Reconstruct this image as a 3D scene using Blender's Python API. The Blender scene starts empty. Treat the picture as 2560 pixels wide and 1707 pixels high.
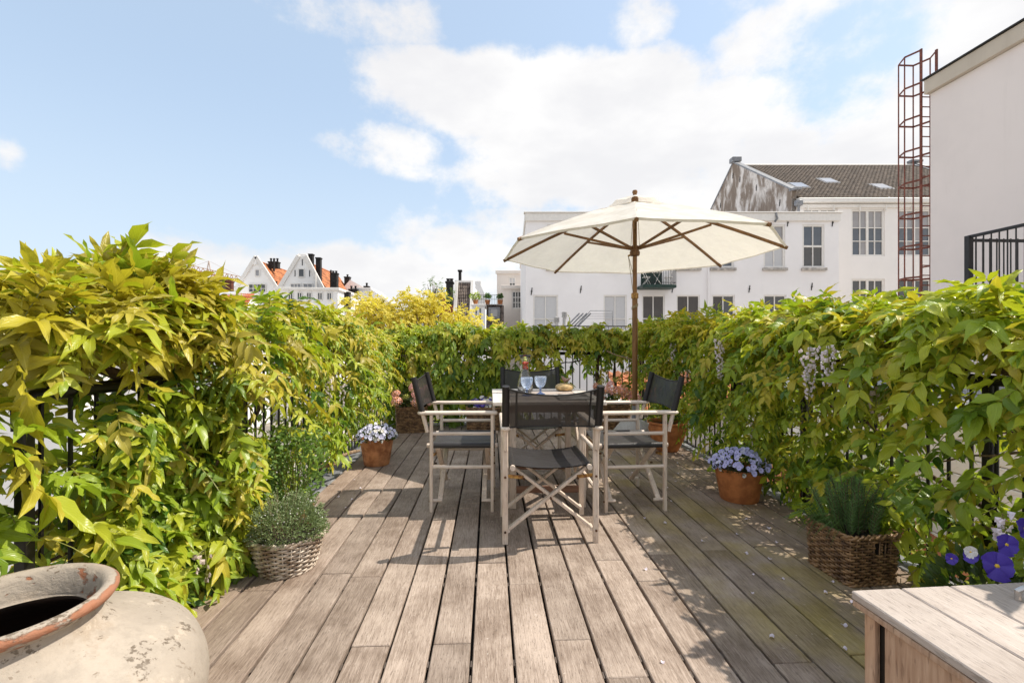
import bpy, math, random
import numpy as np
from mathutils import Vector, Matrix

random.seed(7)
rng = np.random.default_rng(11)
C = bpy.context.scene.collection
sc = bpy.context.scene

# ------------------------------------------------------------------ camera
YAW = math.radians(2.77)                  # the lens looks a little to the right of the deck boards
CAM_H = 1.12
cam = bpy.data.cameras.new('camera'); cam.sensor_width = 36.0; cam.lens = 16.0
cam.clip_start = 0.02; cam.clip_end = 2000.0
cam_ob = bpy.data.objects.new('camera', cam); C.objects.link(cam_ob)
cam_ob.location = (0, 0, CAM_H); cam_ob.rotation_euler = (math.pi / 2, 0, -YAW)
sc.camera = cam_ob
FPX = 16.0 / 36.0 * 2560.0
CY, SY = math.cos(YAW), math.sin(YAW)


def cw(xc, d, z=0.0):
    """a point xc to the right of and d ahead of the viewpoint, in world metres"""
    return Vector((xc * CY + d * SY, d * CY - xc * SY, z))


def px(p, d):
    return (p - 1280.0) / FPX * d


def pz(p, d):
    return CAM_H + (853.0 - p) / FPX * d


# ------------------------------------------------------------------ light
SUN_EL, SUN_AZ = math.radians(54), math.radians(5)       # azimuth from +X towards +Y
SUN = Vector((math.cos(SUN_EL) * math.cos(SUN_AZ), math.cos(SUN_EL) * math.sin(SUN_AZ), math.sin(SUN_EL)))
sun = bpy.data.lights.new('sun', 'SUN'); sun.energy = 2.05; sun.angle = math.radians(0.5); sun.color = (1.0, 0.92, 0.80)
sun_ob = bpy.data.objects.new('sun', sun); C.objects.link(sun_ob)
sun_ob.rotation_euler = (-SUN).to_track_quat('-Z', 'Y').to_euler(); sun_ob.location = (8, 2, 12)

sc.view_settings.view_transform = 'Standard'; sc.view_settings.look = 'None'
sc.view_settings.gamma = 1.0; sc.view_settings.use_curve_mapping = False
sc.view_settings.exposure = 1.40
sc.render.engine = 'CYCLES'
sc.cycles.max_bounces = 8; sc.cycles.diffuse_bounces = 4; sc.cycles.glossy_bounces = 3
sc.cycles.transmission_bounces = 6; sc.cycles.transparent_max_bounces = 10
sc.cycles.use_denoising = True


class G:
    """short hand for building node trees"""
    def __init__(s, nt):
        s.nt = nt

    def n(s, t, **kw):
        o = s.nt.nodes.new(t)
        for k, v in kw.items():
            setattr(o, k, v)
        return o

    def put(s, inp, v):
        if isinstance(v, bpy.types.NodeSocket):
            s.nt.links.new(v, inp)
        elif v is not None:
            if isinstance(v, (tuple, list)) and len(v) == 3 and inp.type == 'RGBA':
                v = (*v, 1.0)
            inp.default_value = v

    def m(s, op, a, b=None, c=None, clamp=False):
        o = s.n('ShaderNodeMath', operation=op, use_clamp=clamp)
        for i, v in enumerate((a, b, c)):
            if v is not None:
                s.put(o.inputs[i], v)
        return o.outputs[0]

    def vm(s, op, a, b=None):
        o = s.n('ShaderNodeVectorMath', operation=op)
        s.put(o.inputs[0], a)
        if b is not None:
            s.put(o.inputs[1], b)
        return o.outputs[0]

    def noise(s, vec, scale, detail=4.0, rough=0.55, dist=0.0):
        o = s.n('ShaderNodeTexNoise')
        s.put(o.inputs['Vector'], vec); o.inputs['Scale'].default_value = scale
        o.inputs['Detail'].default_value = detail; o.inputs['Roughness'].default_value = rough
        o.inputs['Distortion'].default_value = dist
        return o.outputs[0]

    def mix(s, f, a, b, mode='MIX'):
        o = s.n('ShaderNodeMix', data_type='RGBA', blend_type=mode)
        s.put(o.inputs[0], f); s.put(o.inputs[6], a); s.put(o.inputs[7], b)
        return o.outputs[2]

    def step(s, v, lo, hi):
        o = s.n('ShaderNodeMapRange', interpolation_type='SMOOTHSTEP')
        s.put(o.inputs[0], v); o.inputs[1].default_value = lo; o.inputs[2].default_value = hi
        return o.outputs[0]

    def sep(s, v):
        o = s.n('ShaderNodeSeparateXYZ'); s.put(o.inputs[0], v)
        return o.outputs

    def comb(s, x, y, z):
        o = s.n('ShaderNodeCombineXYZ')
        for i, v in enumerate((x, y, z)):
            s.put(o.inputs[i], v)
        return o.outputs[0]

    def bump(s, h, strength, dist=0.01):
        o = s.n('ShaderNodeBump'); o.inputs['Strength'].default_value = strength
        o.inputs['Distance'].default_value = dist; s.put(o.inputs['Height'], h)
        return o.outputs[0]


# ------------------------------------------------------------------ sky
world = bpy.data.worlds.new('World'); sc.world = world; world.use_nodes = True
wt = world.node_tree; wt.nodes.clear(); g = G(wt)
sky = g.n('ShaderNodeTexSky', sky_type='NISHITA'); sky.sun_disc = False
sky.sun_elevation = SUN_EL; sky.sun_rotation = math.pi / 2 - SUN_AZ
sky.air_density = 1.0; sky.dust_density = 1.2; sky.ozone_density = 1.5
tc = g.n('ShaderNodeTexCoord')
dx, dy, dz = g.sep(tc.outputs['Generated'])
az = g.m('ARCTAN2', dx, dy)                                 # heading of the direction looked at
el = g.m('ARCSINE', dz)
warp = g.noise(g.vm('MULTIPLY', tc.outputs['Generated'], (1, 1, 1.25)), 5.2, 9.0, 0.62)
warp2 = g.noise(g.vm('MULTIPLY', tc.outputs['Generated'], (1, 1, 1.5)), 2.1, 4.0, 0.5)


def adir(p, q):                                             # heading and height of a cloud, radians
    x, z = (p * 2560 / 2352 - 1280) / FPX, (853 - q * 2560 / 2352) / FPX
    return math.atan2(x, 1.0) + YAW, math.atan2(z, math.hypot(x, 1.0))


dens = g.m('MULTIPLY', g.m('SUBTRACT', warp2, 0.38), 3.0)  # cloud cover beyond the view raised to add fill light
a0, e0 = adir(215, 260)                                     # the wide blue gap left of the big cloud
u = g.m('DIVIDE', g.m('SUBTRACT', az, a0), 0.62); v = g.m('DIVIDE', g.m('SUBTRACT', el, e0), 0.42)
gap = g.m('SUBTRACT', 1.0, g.step(g.m('ADD', g.m('MULTIPLY', u, u), g.m('MULTIPLY', v, v)), 0.35, 1.5))
dens = g.m('SUBTRACT', dens, g.m('MULTIPLY', gap, 1.6))
a0, e0 = adir(1250, -120)                                   # and the blue band above it
u = g.m('DIVIDE', g.m('SUBTRACT', az, a0), 0.60); v = g.m('DIVIDE', g.m('SUBTRACT', el, e0), 0.17)
gap2 = g.m('SUBTRACT', 1.0, g.step(g.m('ADD', g.m('MULTIPLY', u, u), g.m('MULTIPLY', v, v)), 0.5, 1.4))
dens = g.m('SUBTRACT', dens, g.m('MULTIPLY', gap2, 1.25))
for p, q, ra, re, wgt in ((1180, 235, .36, .095, 1.0), (1420, 350, .46, .14, 1.0), (905, 345, .15, .062, .8), (980, 160, .20, .045, .8),
                          (1900, 360, .42, .15, .75), (820, 640, .42, .088, .9), (1080, 575, .15, .075, .9), (1500, 200, .16, .075, .8),
                          (800, 45, .22, .055, .42), (1480, 40, .07, .055, .45), (2300, 40, .13, .08, .7), (2, 345, .022, .022, .25),
                          (1700, 30, .10, .04, .25), (2150, 300, .16, .14, .6), (1700, 520, .8, .10, .9), (-1900, 200, .3, .15, .8), (3300, 200, .35, .2, .7),
                          (-300, 640, .25, .04, .3)):
    a0, e0 = adir(p, q)
    u = g.m('DIVIDE', g.m('SUBTRACT', az, a0), ra); v = g.m('DIVIDE', g.m('SUBTRACT', el, e0), re)
    r2 = g.m('ADD', g.m('MULTIPLY', u, u), g.m('MULTIPLY', v, v))
    b = g.m('MULTIPLY', g.m('SUBTRACT', 1.0, r2), wgt)
    dens = g.m('MAXIMUM', dens, b)
shape = g.m('ADD', dens, g.m('MULTIPLY', g.m('SUBTRACT', warp, 0.5), 2.7))
cover = g.step(shape, 0.0, 0.58)
haze = g.m('SUBTRACT', 1.0, g.step(el, 0.0, 0.50))
skyc = g.mix(g.m('MULTIPLY', haze, 0.70), sky.outputs[0], (3.45, 3.65, 3.85))
skyc = g.mix(0.62, skyc, (2.36, 2.88, 3.38))
soft = g.noise(g.vm('MULTIPLY', tc.outputs['Generated'], (1, 1, 2.2)), 3.6, 5.0, 0.55)
cloudc = g.mix(g.step(soft, 0.35, 0.68), (3.42, 3.40, 3.46), (3.98, 3.94, 3.90))
skyc = g.mix(g.m('MULTIPLY', cover, 0.97), skyc, cloudc)
bg = g.n('ShaderNodeBackground'); g.put(bg.inputs[0], skyc); bg.inputs[1].default_value = 0.10
wo = g.n('ShaderNodeOutputWorld'); wt.links.new(bg.outputs[0], wo.inputs[0])

# ------------------------------------------------------------------ mesh helpers


class MB:
    def __init__(s):
        s.v = []; s.f = []; s.m = []

    def add(s, vs, fs, mi=0):
        k = len(s.v); s.v.extend(tuple(p) for p in vs)
        for f in fs:
            s.f.append(tuple(i + k for i in f)); s.m.append(mi)

    def box(s, c, size, ch=0.0, R=None, mi=0):
        hx, hy, hz = (d / 2 for d in size); c = Vector(c)
        if ch <= 0:
            vs = [Vector((sx * hx, sy * hy, sz * hz)) for sx in (-1, 1) for sy in (-1, 1) for sz in (-1, 1)]
            fs = [(0, 1, 3, 2), (4, 6, 7, 5), (0, 4, 5, 1), (2, 3, 7, 6), (0, 2, 6, 4), (1, 5, 7, 3)]
        else:
            vs = []; idx = {}
            h = (hx, hy, hz)
            for sx in (-1, 1):
                for sy in (-1, 1):
                    for sz in (-1, 1):
                        for a in range(3):
                            q = [sg * (h[i] - (0 if i == a else ch)) for i, sg in enumerate((sx, sy, sz))]
                            idx[(sx, sy, sz, a)] = len(vs); vs.append(Vector(q))
            fs = []
            for a in range(3):
                b, d = [i for i in range(3) if i != a]
                for sa in (-1, 1):
                    q = []
                    for sb, sd in ((-1, -1), (1, -1), (1, 1), (-1, 1)):
                        t = [0, 0, 0]; t[a] = sa; t[b] = sb; t[d] = sd
                        q.append(idx[(*t, a)])
                    fs.append(tuple(q))
                for sb in (-1, 1):
                    for sd in (-1, 1):
                        q = []
                        for sa, ax in ((-1, b), (1, b), (1, d), (-1, d)):
                            t = [0, 0, 0]; t[a] = sa; t[b] = sb; t[d] = sd
                            q.append(idx[(*t, ax)])
                        fs.append(tuple(q))
            for sx in (-1, 1):
                for sy in (-1, 1):
                    for sz in (-1, 1):
                        fs.append(tuple(idx[(sx, sy, sz, a)] for a in range(3)))
        out = []
        for f in fs:
            p = [vs[i] for i in f]; n = (p[1] - p[0]).cross(p[2] - p[0])
            cen = sum(p, Vector()) / len(p)
            out.append(f if n.dot(cen) > 0 else tuple(reversed(f)))
        if R is not None:
            vs = [R @ q for q in vs]
        s.add([q + c for q in vs], out, mi)

    def bar(s, p0, p1, w, h, ch=0.0, up=(0, 0, 1), mi=0):
        p0, p1 = Vector(p0), Vector(p1); d = p1 - p0; L = d.length; d.normalize()
        up = Vector(up)
        if abs(d.dot(up)) > 0.99:
            up = Vector((0, 1, 0))
        x = d.cross(up).normalized(); z = x.cross(d).normalized()
        R = Matrix((x, d, z)).transposed()
        s.box((p0 + p1) / 2, (w, L, h), ch, R, mi)

    def tube(s, pts, r, n=8, caps=True, closed=False, mi=0, squash=None):
        pts = [Vector(p) for p in pts]; N = len(pts)
        rr = r if isinstance(r, (list, tuple)) else [r] * N
        rings = []; nrm = None
        for i in range(N):
            if closed:
                t = (pts[(i + 1) % N] - pts[i - 1])
            else:
                t = pts[min(i + 1, N - 1)] - pts[max(i - 1, 0)]
            if t.length < 1e-9:
                t = Vector((0, 0, 1))
            t.normalize()
            if nrm is None:
                nrm = t.orthogonal().normalized()
            nrm = (nrm - t * nrm.dot(t))
            if nrm.length < 1e-6:
                nrm = t.orthogonal()
            nrm.normalize(); b = t.cross(nrm)
            rings.append([pts[i] + (nrm * math.cos(2 * math.pi * k / n) + b * math.sin(2 * math.pi * k / n)) * rr[i] for k in range(n)])
        vs = [p for ring in rings for p in ring]; fs = []
        for i in range(N if closed else N - 1):
            j = (i + 1) % N
            for k in range(n):
                l = (k + 1) % n
                fs.append((i * n + k, i * n + l, j * n + l, j * n + k))
        if caps and not closed:
            fs.append(tuple(reversed(range(n)))); fs.append(tuple((N - 1) * n + k for k in range(n)))
        s.add(vs, fs, mi)

    def lathe(s, prof, n=32, c=(0, 0, 0), mi=0, wob=None):
        c = Vector(c); vs = []; fs = []
        for i, (r, z) in enumerate(prof):
            for k in range(n):
                a = 2 * math.pi * k / n
                q = r * (1 + (wob(a, z) if wob else 0))
                vs.append(c + Vector((q * math.cos(a), q * math.sin(a), z)))
        for i in range(len(prof) - 1):
            for k in range(n):
                l = (k + 1) % n
                fs.append((i * n + k, i * n + l, (i + 1) * n + l, (i + 1) * n + k))
        s.add(vs, fs, mi)

    def disc(s, r, z, n=32, c=(0, 0, 0), mi=0):
        c = Vector(c)
        s.add([c + Vector((r * math.cos(2 * math.pi * k / n), r * math.sin(2 * math.pi * k / n), z)) for k in range(n)], [tuple(range(n))], mi)

    def quad(s, a, b, c, d, mi=0):
        s.add([a, b, c, d], [(0, 1, 2, 3)], mi)

    def grid(s, fn, nu, nv, mi=0, flip=False):
        vs = [fn(i / nu, j / nv) for j in range(nv + 1) for i in range(nu + 1)]
        fs = []
        for j in range(nv):
            for i in range(nu):
                a = j * (nu + 1) + i
                q = (a, a + 1, a + nu + 2, a + nu + 1)
                fs.append(tuple(reversed(q)) if flip else q)
        s.add(vs, fs, mi)

    def mesh(s, name, mats, smooth=False):
        me = bpy.data.meshes.new(name)
        me.from_pydata([tuple(v) for v in s.v], [], s.f)
        for m in (mats if isinstance(mats, (list, tuple)) else [mats]):
            me.materials.append(m)
        me.polygons.foreach_set('material_index', s.m)
        if smooth:
            me.polygons.foreach_set('use_smooth', [True] * len(s.f))
        me.update()
        return me


def link(name, me, parent=None, loc=(0, 0, 0), rot=(0, 0, 0)):
    o = bpy.data.objects.new(name, me); C.objects.link(o)
    o.location = loc; o.rotation_euler = rot
    if parent is not None:
        o.parent = parent
    return o


def obj(name, mb, mats, parent=None, loc=(0, 0, 0), rot=(0, 0, 0), smooth=False, kind=None, label=None):
    o = link(name, mb.mesh(name, mats, smooth), parent, loc, rot)
    if smooth == 'auto':
        o.data.set_sharp_from_angle(angle=math.radians(40))
    if kind:
        o['kind'] = kind
    if label:
        o['label'] = label
    return o


def thing(name, label, cat, loc=(0, 0, 0), rz=0.0, group=None):
    o = link(name, None, None, loc, (0, 0, rz)); tag(o, label, cat, group)
    o.empty_display_size = 0.1
    return o


def tag(o, label, cat, group=None):
    o['label'] = label; o['category'] = cat
    if group:
        o['group'] = group
    return o


KIDS = {}


def copy_tree(o, parent=None):
    c = o.copy(); C.objects.link(c)
    if parent is not None:
        c.parent = parent
    for ch in list(o.children):
        copy_tree(ch, c)
    return c


# ------------------------------------------------------------------ materials


def newmat(name):
    m = bpy.data.materials.new(name); m.use_nodes = True
    nt = m.node_tree; nt.nodes.clear(); q = G(nt)
    out = q.n('ShaderNodeOutputMaterial')
    return m, q, out


def plain(name, col, rough=0.6, var=0.12, scale=6.0, bump=0.0, bscale=40.0, spec=0.5, metal=0.0, col2=None, stretch=(1, 1, 1), coat=0.0, world=False, rnd=0.0, det=6.0):
    m, q, out = newmat(name)
    src = q.n('ShaderNodeNewGeometry').outputs['Position'] if world else q.n('ShaderNodeTexCoord').outputs['Object']
    vec = q.vm('MULTIPLY', src, stretch)
    nz = q.noise(vec, scale, det, 0.6)
    c2 = col2 or tuple(max(0, c * (1 - 2.2 * var)) for c in col)
    fac = q.step(nz, 0.33, 0.68)
    colr = q.mix(fac, c2, tuple(min(1, c * (1 + var * 0.5)) for c in col))
    if rnd:
        oi = q.n('ShaderNodeObjectInfo')
        hs = q.n('ShaderNodeHueSaturation')
        q.put(hs.inputs['Value'], q.m('ADD', 1.0 - rnd, q.m('MULTIPLY', oi.outputs['Random'], 2 * rnd))); q.put(hs.inputs['Color'], colr)
        colr = hs.outputs[0]
    p = q.n('ShaderNodeBsdfPrincipled'); q.put(p.inputs['Base Color'], colr)
    p.inputs['Roughness'].default_value = rough; p.inputs['Metallic'].default_value = metal
    p.inputs['Specular IOR Level'].default_value = spec; p.inputs['Coat Weight'].default_value = coat
    if bump:
        q.put(p.inputs['Normal'], q.bump(q.noise(vec, bscale, 5.0, 0.6), bump, 0.01))
    m.node_tree.links.new(p.outputs[0], out.inputs[0])
    return m


def wood(name, light, dark, axis=1, rough=0.7, fine=90.0, moss_shade=False, deck=False, rnd=0.12, warm=None):
    """weathered board: grain stretched along axis, dark checks, blotches, a tone of its own for each piece"""
    m, q, out = newmat(name)
    geo = q.n('ShaderNodeNewGeometry'); oi = q.n('ShaderNodeObjectInfo')
    pos = geo.outputs['Position'] if deck else q.n('ShaderNodeTexCoord').outputs['Object']
    off = q.comb(q.m('MULTIPLY', oi.outputs['Random'], 37.0), q.m('MULTIPLY', oi.outputs['Random'], 91.0), q.m('MULTIPLY', oi.outputs['Random'], 13.0))
    pv = q.vm('ADD', pos, off)
    st = [1.0, 1.0, 1.0]; st[axis] = 0.075
    gv = q.vm('MULTIPLY', pv, tuple(st))
    grain = q.noise(gv, fine, 5.0, 0.65, 0.4)
    ring = q.noise(gv, fine * 0.28, 3.0, 0.5, 1.2)
    blot = q.noise(pv, 3.4, 5.0, 0.62)
    st2 = [1.0, 1.0, 1.0]; st2[axis] = 0.16
    chk = q.noise(q.vm('MULTIPLY', pv, tuple(st2)), fine * 1.15, 2.0, 0.5)
    f = q.m('ADD', q.m('MULTIPLY', grain, 0.55), q.m('ADD', q.m('MULTIPLY', ring, 0.27), q.m('MULTIPLY', blot, 0.64)))
    fac = q.step(f, 0.48, 0.98)
    colr = q.mix(fac, dark, light)
    if warm:
        colr = q.mix(q.m('MULTIPLY', q.step(q.noise(pv, 2.2, 3.0), 0.45, 0.7), 0.65), colr, warm)
    dash = q.step(chk, 0.60, 0.70)
    colr = q.mix(q.m('MULTIPLY', dash, 0.42), colr, tuple(c * 0.5 for c in dark))
    if moss_shade:
        x = q.sep(geo.outputs['Position'])
        w = q.noise(geo.outputs['Position'], 2.6, 5.0, 0.6)
        band = q.m('MULTIPLY', q.step(x[0], 0.75, 1.20), q.m('SUBTRACT', 1.0, q.step(x[0], 1.70, 2.02)))
        mk = q.m('MULTIPLY', band, q.step(w, 0.38, 0.66))
        tone = q.step(oi.outputs['Random'], -0.25, 0.40)
        colr = q.mix(q.m('MULTIPLY', mk, q.m('MULTIPLY', tone, 0.85)), colr, q.mix(fac, (0.21, 0.16, 0.042), (0.45, 0.355, 0.11)))
        edge = q.m('ADD', q.m('SUBTRACT', 1.0, q.step(x[0], -1.30, -0.75)), q.step(x[0], 1.2, 2.0))  # browner along both sides, with the right hedge's shade put into the colour
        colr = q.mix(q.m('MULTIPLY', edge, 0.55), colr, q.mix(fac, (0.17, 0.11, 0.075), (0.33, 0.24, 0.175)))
        spk = q.noise(geo.outputs['Position'], 46.0, 2.0, 0.5)
        colr = q.mix(q.m('MULTIPLY', q.step(spk, 0.70, 0.76), 0.5), colr, (0.6, 0.53, 0.46))
        big = q.noise(geo.outputs['Position'], 1.3, 4.0, 0.6)
        colr = q.mix(q.m('MULTIPLY', q.step(big, 0.50, 0.72), 0.45), colr, q.mix(fac, (0.17, 0.12, 0.09), (0.36, 0.275, 0.22)))
    hs = q.n('ShaderNodeHueSaturation')
    q.put(hs.inputs['Value'], q.m('ADD', 1.0 - rnd, q.m('MULTIPLY', oi.outputs['Random'], 2 * rnd))); q.put(hs.inputs['Color'], colr)
    p = q.n('ShaderNodeBsdfPrincipled'); q.put(p.inputs['Base Color'], hs.outputs[0]); p.inputs['Roughness'].default_value = rough
    p.inputs['Specular IOR Level'].default_value = 0.3
    hgt = q.m('SUBTRACT', grain, q.m('MULTIPLY', dash, 0.7))
    q.put(p.inputs['Normal'], q.bump(hgt, 0.45, 0.004))
    m.node_tree.links.new(p.outputs[0], out.inputs[0])
    return m


def leafmat(name, col, trans=0.36, rough=0.32, veins=True, under=None):
    m, q, out = newmat(name)
    geo = q.n('ShaderNodeNewGeometry'); oi = q.n('ShaderNodeObjectInfo')
    nz = q.noise(geo.outputs['Position'], 9.0, 3.0, 0.6)
    nz2 = q.noise(geo.outputs['Position'], 2.2, 2.0, 0.6)
    f = q.m('ADD', 0.70, q.m('ADD', q.m('MULTIPLY', nz, 0.35), q.m('MULTIPLY', nz2, 0.32)))
    hs = q.n('ShaderNodeHueSaturation'); q.put(hs.inputs['Color'], (*col, 1)); q.put(hs.inputs['Value'], f)
    q.put(hs.inputs['Hue'], q.m('ADD', 0.488, q.m('MULTIPLY', nz2, 0.024)))
    colr = hs.outputs[0]
    p = q.n('ShaderNodeBsdfPrincipled')
    if veins:
        uv = q.n('ShaderNodeTexCoord').outputs['UV']; x, y, _ = q.sep(uv)
        ax = q.m('ABSOLUTE', q.m('SUBTRACT', x, 0.5))
        rib = q.m('SUBTRACT', 1.0, q.step(ax, 0.012, 0.055))
        ph = q.m('FRACT', q.m('SUBTRACT', q.m('MULTIPLY', y, 9.0), q.m('MULTIPLY', ax, 7.0)))
        side = q.m('SUBTRACT', 1.0, q.step(q.m('ABSOLUTE', q.m('SUBTRACT', ph, 0.5)), 0.03, 0.22))
        colr = q.mix(q.m('ADD', q.m('MULTIPLY', rib, 0.30), q.m('MULTIPLY', side, 0.10)), colr, tuple(min(1, c * 1.5 + 0.05) for c in col))
        q.put(p.inputs['Normal'], q.bump(q.m('ADD', q.m('MULTIPLY', rib, -0.6), q.m('MULTIPLY', side, -0.5)), 0.35, 0.004))
    q.put(p.inputs['Base Color'], colr); p.inputs['Roughness'].default_value = rough; p.inputs['Specular IOR Level'].default_value = 0.45
    t = q.n('ShaderNodeBsdfTranslucent')
    tcol = q.mix(1.0, colr, (1.15, 1.2, 0.65), 'MULTIPLY'); q.put(t.inputs['Color'], tcol)
    mx = q.n('ShaderNodeMixShader'); mx.inputs[0].default_value = trans
    m.node_tree.links.new(p.outputs[0], mx.inputs[1]); m.node_tree.links.new(t.outputs[0], mx.inputs[2])
    m.node_tree.links.new(mx.outputs[0], out.inputs[0])
    return m


def glassmat(name, tint, rough=0.02, ior=1.45, clear=0.0, sky_glint=None):
    m, q, out = newmat(name)
    p = q.n('ShaderNodeBsdfPrincipled'); p.inputs['Base Color'].default_value = (*tint, 1); p.inputs['Roughness'].default_value = rough
    p.inputs['Transmission Weight'].default_value = 1.0; p.inputs['IOR'].default_value = ior
    if clear:
        t = q.n('ShaderNodeBsdfTransparent'); t.inputs[0].default_value = (*tint, 1)
        mx = q.n('ShaderNodeMixShader'); mx.inputs[0].default_value = clear
        m.node_tree.links.new(p.outputs[0], mx.inputs[1]); m.node_tree.links.new(t.outputs[0], mx.inputs[2])
        last = mx.outputs[0]
        if sky_glint:                                            # pale share standing in for sky reflected off the facets
            d = q.n('ShaderNodeBsdfTranslucent'); d.inputs[0].default_value = (*sky_glint, 1); m2 = q.n('ShaderNodeMixShader'); m2.inputs[0].default_value = .20
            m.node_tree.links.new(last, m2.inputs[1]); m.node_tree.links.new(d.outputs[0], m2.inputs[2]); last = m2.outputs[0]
        m.node_tree.links.new(last, out.inputs[0])
    else:
        m.node_tree.links.new(p.outputs[0], out.inputs[0])
    return m


def flaking(name, paint, under, thr=(0.52, 0.60), scale=9.0, dirt=(0.30, 0.22, 0.14), stretch=(1, 1, 1), crack=True, band=None):
    """old limewash flaking off fired clay"""
    m, q, out = newmat(name)
    pos = q.n('ShaderNodeTexCoord').outputs['Object']; v = q.vm('MULTIPLY', pos, stretch)
    a = q.noise(v, scale, 8.0, 0.66, 0.3); b = q.noise(v, 3.1, 4.0, 0.6); c = q.noise(v, 60.0, 3.0, 0.6)
    colr = q.mix(q.step(b, 0.35, 0.65), tuple(x * 0.80 for x in paint), paint)
    colr = q.mix(q.m('MULTIPLY', q.step(q.noise(v, 6.0, 6.0, 0.7), 0.53, 0.70), 0.55), colr, dirt)
    colr = q.mix(q.m('MULTIPLY', q.step(q.m('MULTIPLY', c, q.step(q.noise(v, 7.0, 3.0), 0.40, 0.62)), 0.50, 0.60), 0.8), colr, tuple(x * 0.35 for x in dirt))
    mott = q.noise(v, 26.0, 8.0, 0.72)
    colr = q.mix(q.m('MULTIPLY', q.step(mott, 0.42, 0.66), 0.42), colr, tuple(x * 0.62 for x in paint))
    pale = q.noise(v, 12.0, 6.0, 0.7)
    colr = q.mix(q.m('MULTIPLY', q.step(pale, 0.58, 0.66), 0.55), colr, tuple(min(1, x * 1.25) for x in paint))
    fl = q.step(a, *thr)
    chip = q.noise(v, 95.0, 2.0, 0.5)
    colr = q.mix(q.m('MULTIPLY', q.step(chip, 0.66, 0.71), q.step(q.noise(v, 4.0, 3.0), 0.40, 0.60)), colr, tuple(x * 0.45 for x in dirt))
    if band:                                                # the outer lip is worn back to the clay
        sx_, sy_, sz_ = q.sep(pos); rr_ = q.m('SQRT', q.m('ADD', q.m('MULTIPLY', sx_, sx_), q.m('MULTIPLY', sy_, sy_)))
        dd_ = q.m('ADD', q.m('MULTIPLY', q.m('SUBTRACT', rr_, band[0] + .001), 90.0), q.m('MULTIPLY', q.m('SUBTRACT', a, 0.5), 6.0))
        fl = q.m('MAXIMUM', fl, q.m('MULTIPLY', q.step(dd_, 0.0, 0.5), 0.9))
    colr = q.mix(fl, colr, under)
    p = q.n('ShaderNodeBsdfPrincipled'); q.put(p.inputs['Base Color'], colr); p.inputs['Roughness'].default_value = 0.85
    p.inputs['Specular IOR Level'].default_value = 0.25
    h = q.m('SUBTRACT', q.m('ADD', q.m('MULTIPLY', a, 0.5), q.m('MULTIPLY', c, 0.35)), q.m('MULTIPLY', fl, 0.5))
    q.put(p.inputs['Normal'], q.bump(q.m('ADD', h, q.m('MULTIPLY', mott, 0.5)), 0.8, 0.008))
    m.node_tree.links.new(p.outputs[0], out.inputs[0])
    return m


M = {}
M['deck'] = wood('weathered_decking', (0.475, 0.385, 0.32), (0.165, 0.118, 0.088), 1, 0.72, 230.0, moss_shade=True, deck=True, rnd=0.17)
M['joist'] = plain('dark_joists', (0.035, 0.026, 0.02), 0.9)
M['chair_wood'] = wood('silvered_teak', (0.82, 0.70, 0.595), (0.57, 0.445, 0.35), 2, 0.6, 110.0, rnd=0.08)
M['chair_wood_y'] = wood('silvered_teak_along', (0.84, 0.74, 0.645), (0.62, 0.50, 0.405), 1, 0.55, 110.0, rnd=0.06)
M['table_grey'] = wood('greyed_table_slats', (0.62, 0.54, 0.48), (0.37, 0.30, 0.255), 0, 0.36, 120.0, rnd=0.12)
M['table_pale'] = wood('pale_table_border', (0.80, 0.74, 0.67), (0.62, 0.54, 0.46), 1, 0.5, 80.0, rnd=0.03)
M['table_red'] = wood('reddish_table_rail', (0.30, 0.17, 0.11), (0.17, 0.085, 0.055), 0, 0.6, 90.0, rnd=0.08)
M['chest_top'] = wood('bleached_chest_boards', (0.56, 0.49, 0.44), (0.36, 0.30, 0.26), 1, 0.6, 200.0, rnd=0.07)
M['chest_side'] = wood('brown_chest_boards', (0.60, 0.42, 0.30), (0.32, 0.19, 0.12), 2, 0.6, 100.0, rnd=0.10, warm=(0.46, 0.235, 0.11))
M['parasol_wood'] = wood('oiled_parasol_wood', (0.30, 0.155, 0.060), (0.13, 0.062, 0.025), 2, 0.45, 70.0, rnd=0.10)
M['iron'] = plain('black_iron', (0.014, 0.012, 0.011), 0.42, 0.2, 14.0)
M['rust'] = plain('rusty_steel', (0.16, 0.07, 0.03), 0.7, 0.35, 60.0, metal=0.3)
M['brass'] = plain('rusted_brass_strap', (0.50, 0.30, 0.09), 0.45, 0.35, 40.0, metal=0.6, col2=(0.20, 0.085, 0.03))
M['zinc'] = plain('grey_zinc', (0.24, 0.245, 0.26), 0.5, 0.18, 7.0, bump=0.1)
M['rust_red'] = plain('rust_red_paint', (0.22, 0.062, 0.035), 0.65, 0.2, 8.0)
M['terra'] = plain('terracotta', (0.52, 0.195, 0.065), 0.75, 0.16, 14.0, 0.2, 60.0, spec=0.3, col2=(0.36, 0.125, 0.042))
M['terra_old'] = plain('limed_terracotta', (0.56, 0.26, 0.115), 0.78, 0.2, 13.0, 0.25, 60.0, spec=0.3, col2=(0.30, 0.115, 0.05))
M['soil'] = plain('dark_soil', (0.03, 0.02, 0.013), 0.95, 0.3, 40.0, 0.5, 60.0)
M['wicker'] = plain('brown_wicker', (0.33, 0.195, 0.095), 0.5, 0.28, 22.0, rnd=0.05, col2=(0.11, 0.058, 0.028))
M['wicker_grey'] = plain('silvered_wicker', (0.62, 0.54, 0.45), 0.5, 0.28, 16.0, col2=(0.24, 0.165, 0.11))
M['liner'] = plain('dark_liner', (0.025, 0.018, 0.012), 0.9)
M['urn'] = flaking('limewashed_urn', (0.47, 0.405, 0.335), (0.31, 0.225, 0.15), (0.62, 0.70), 10.0, (0.27, 0.195, 0.125))
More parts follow.
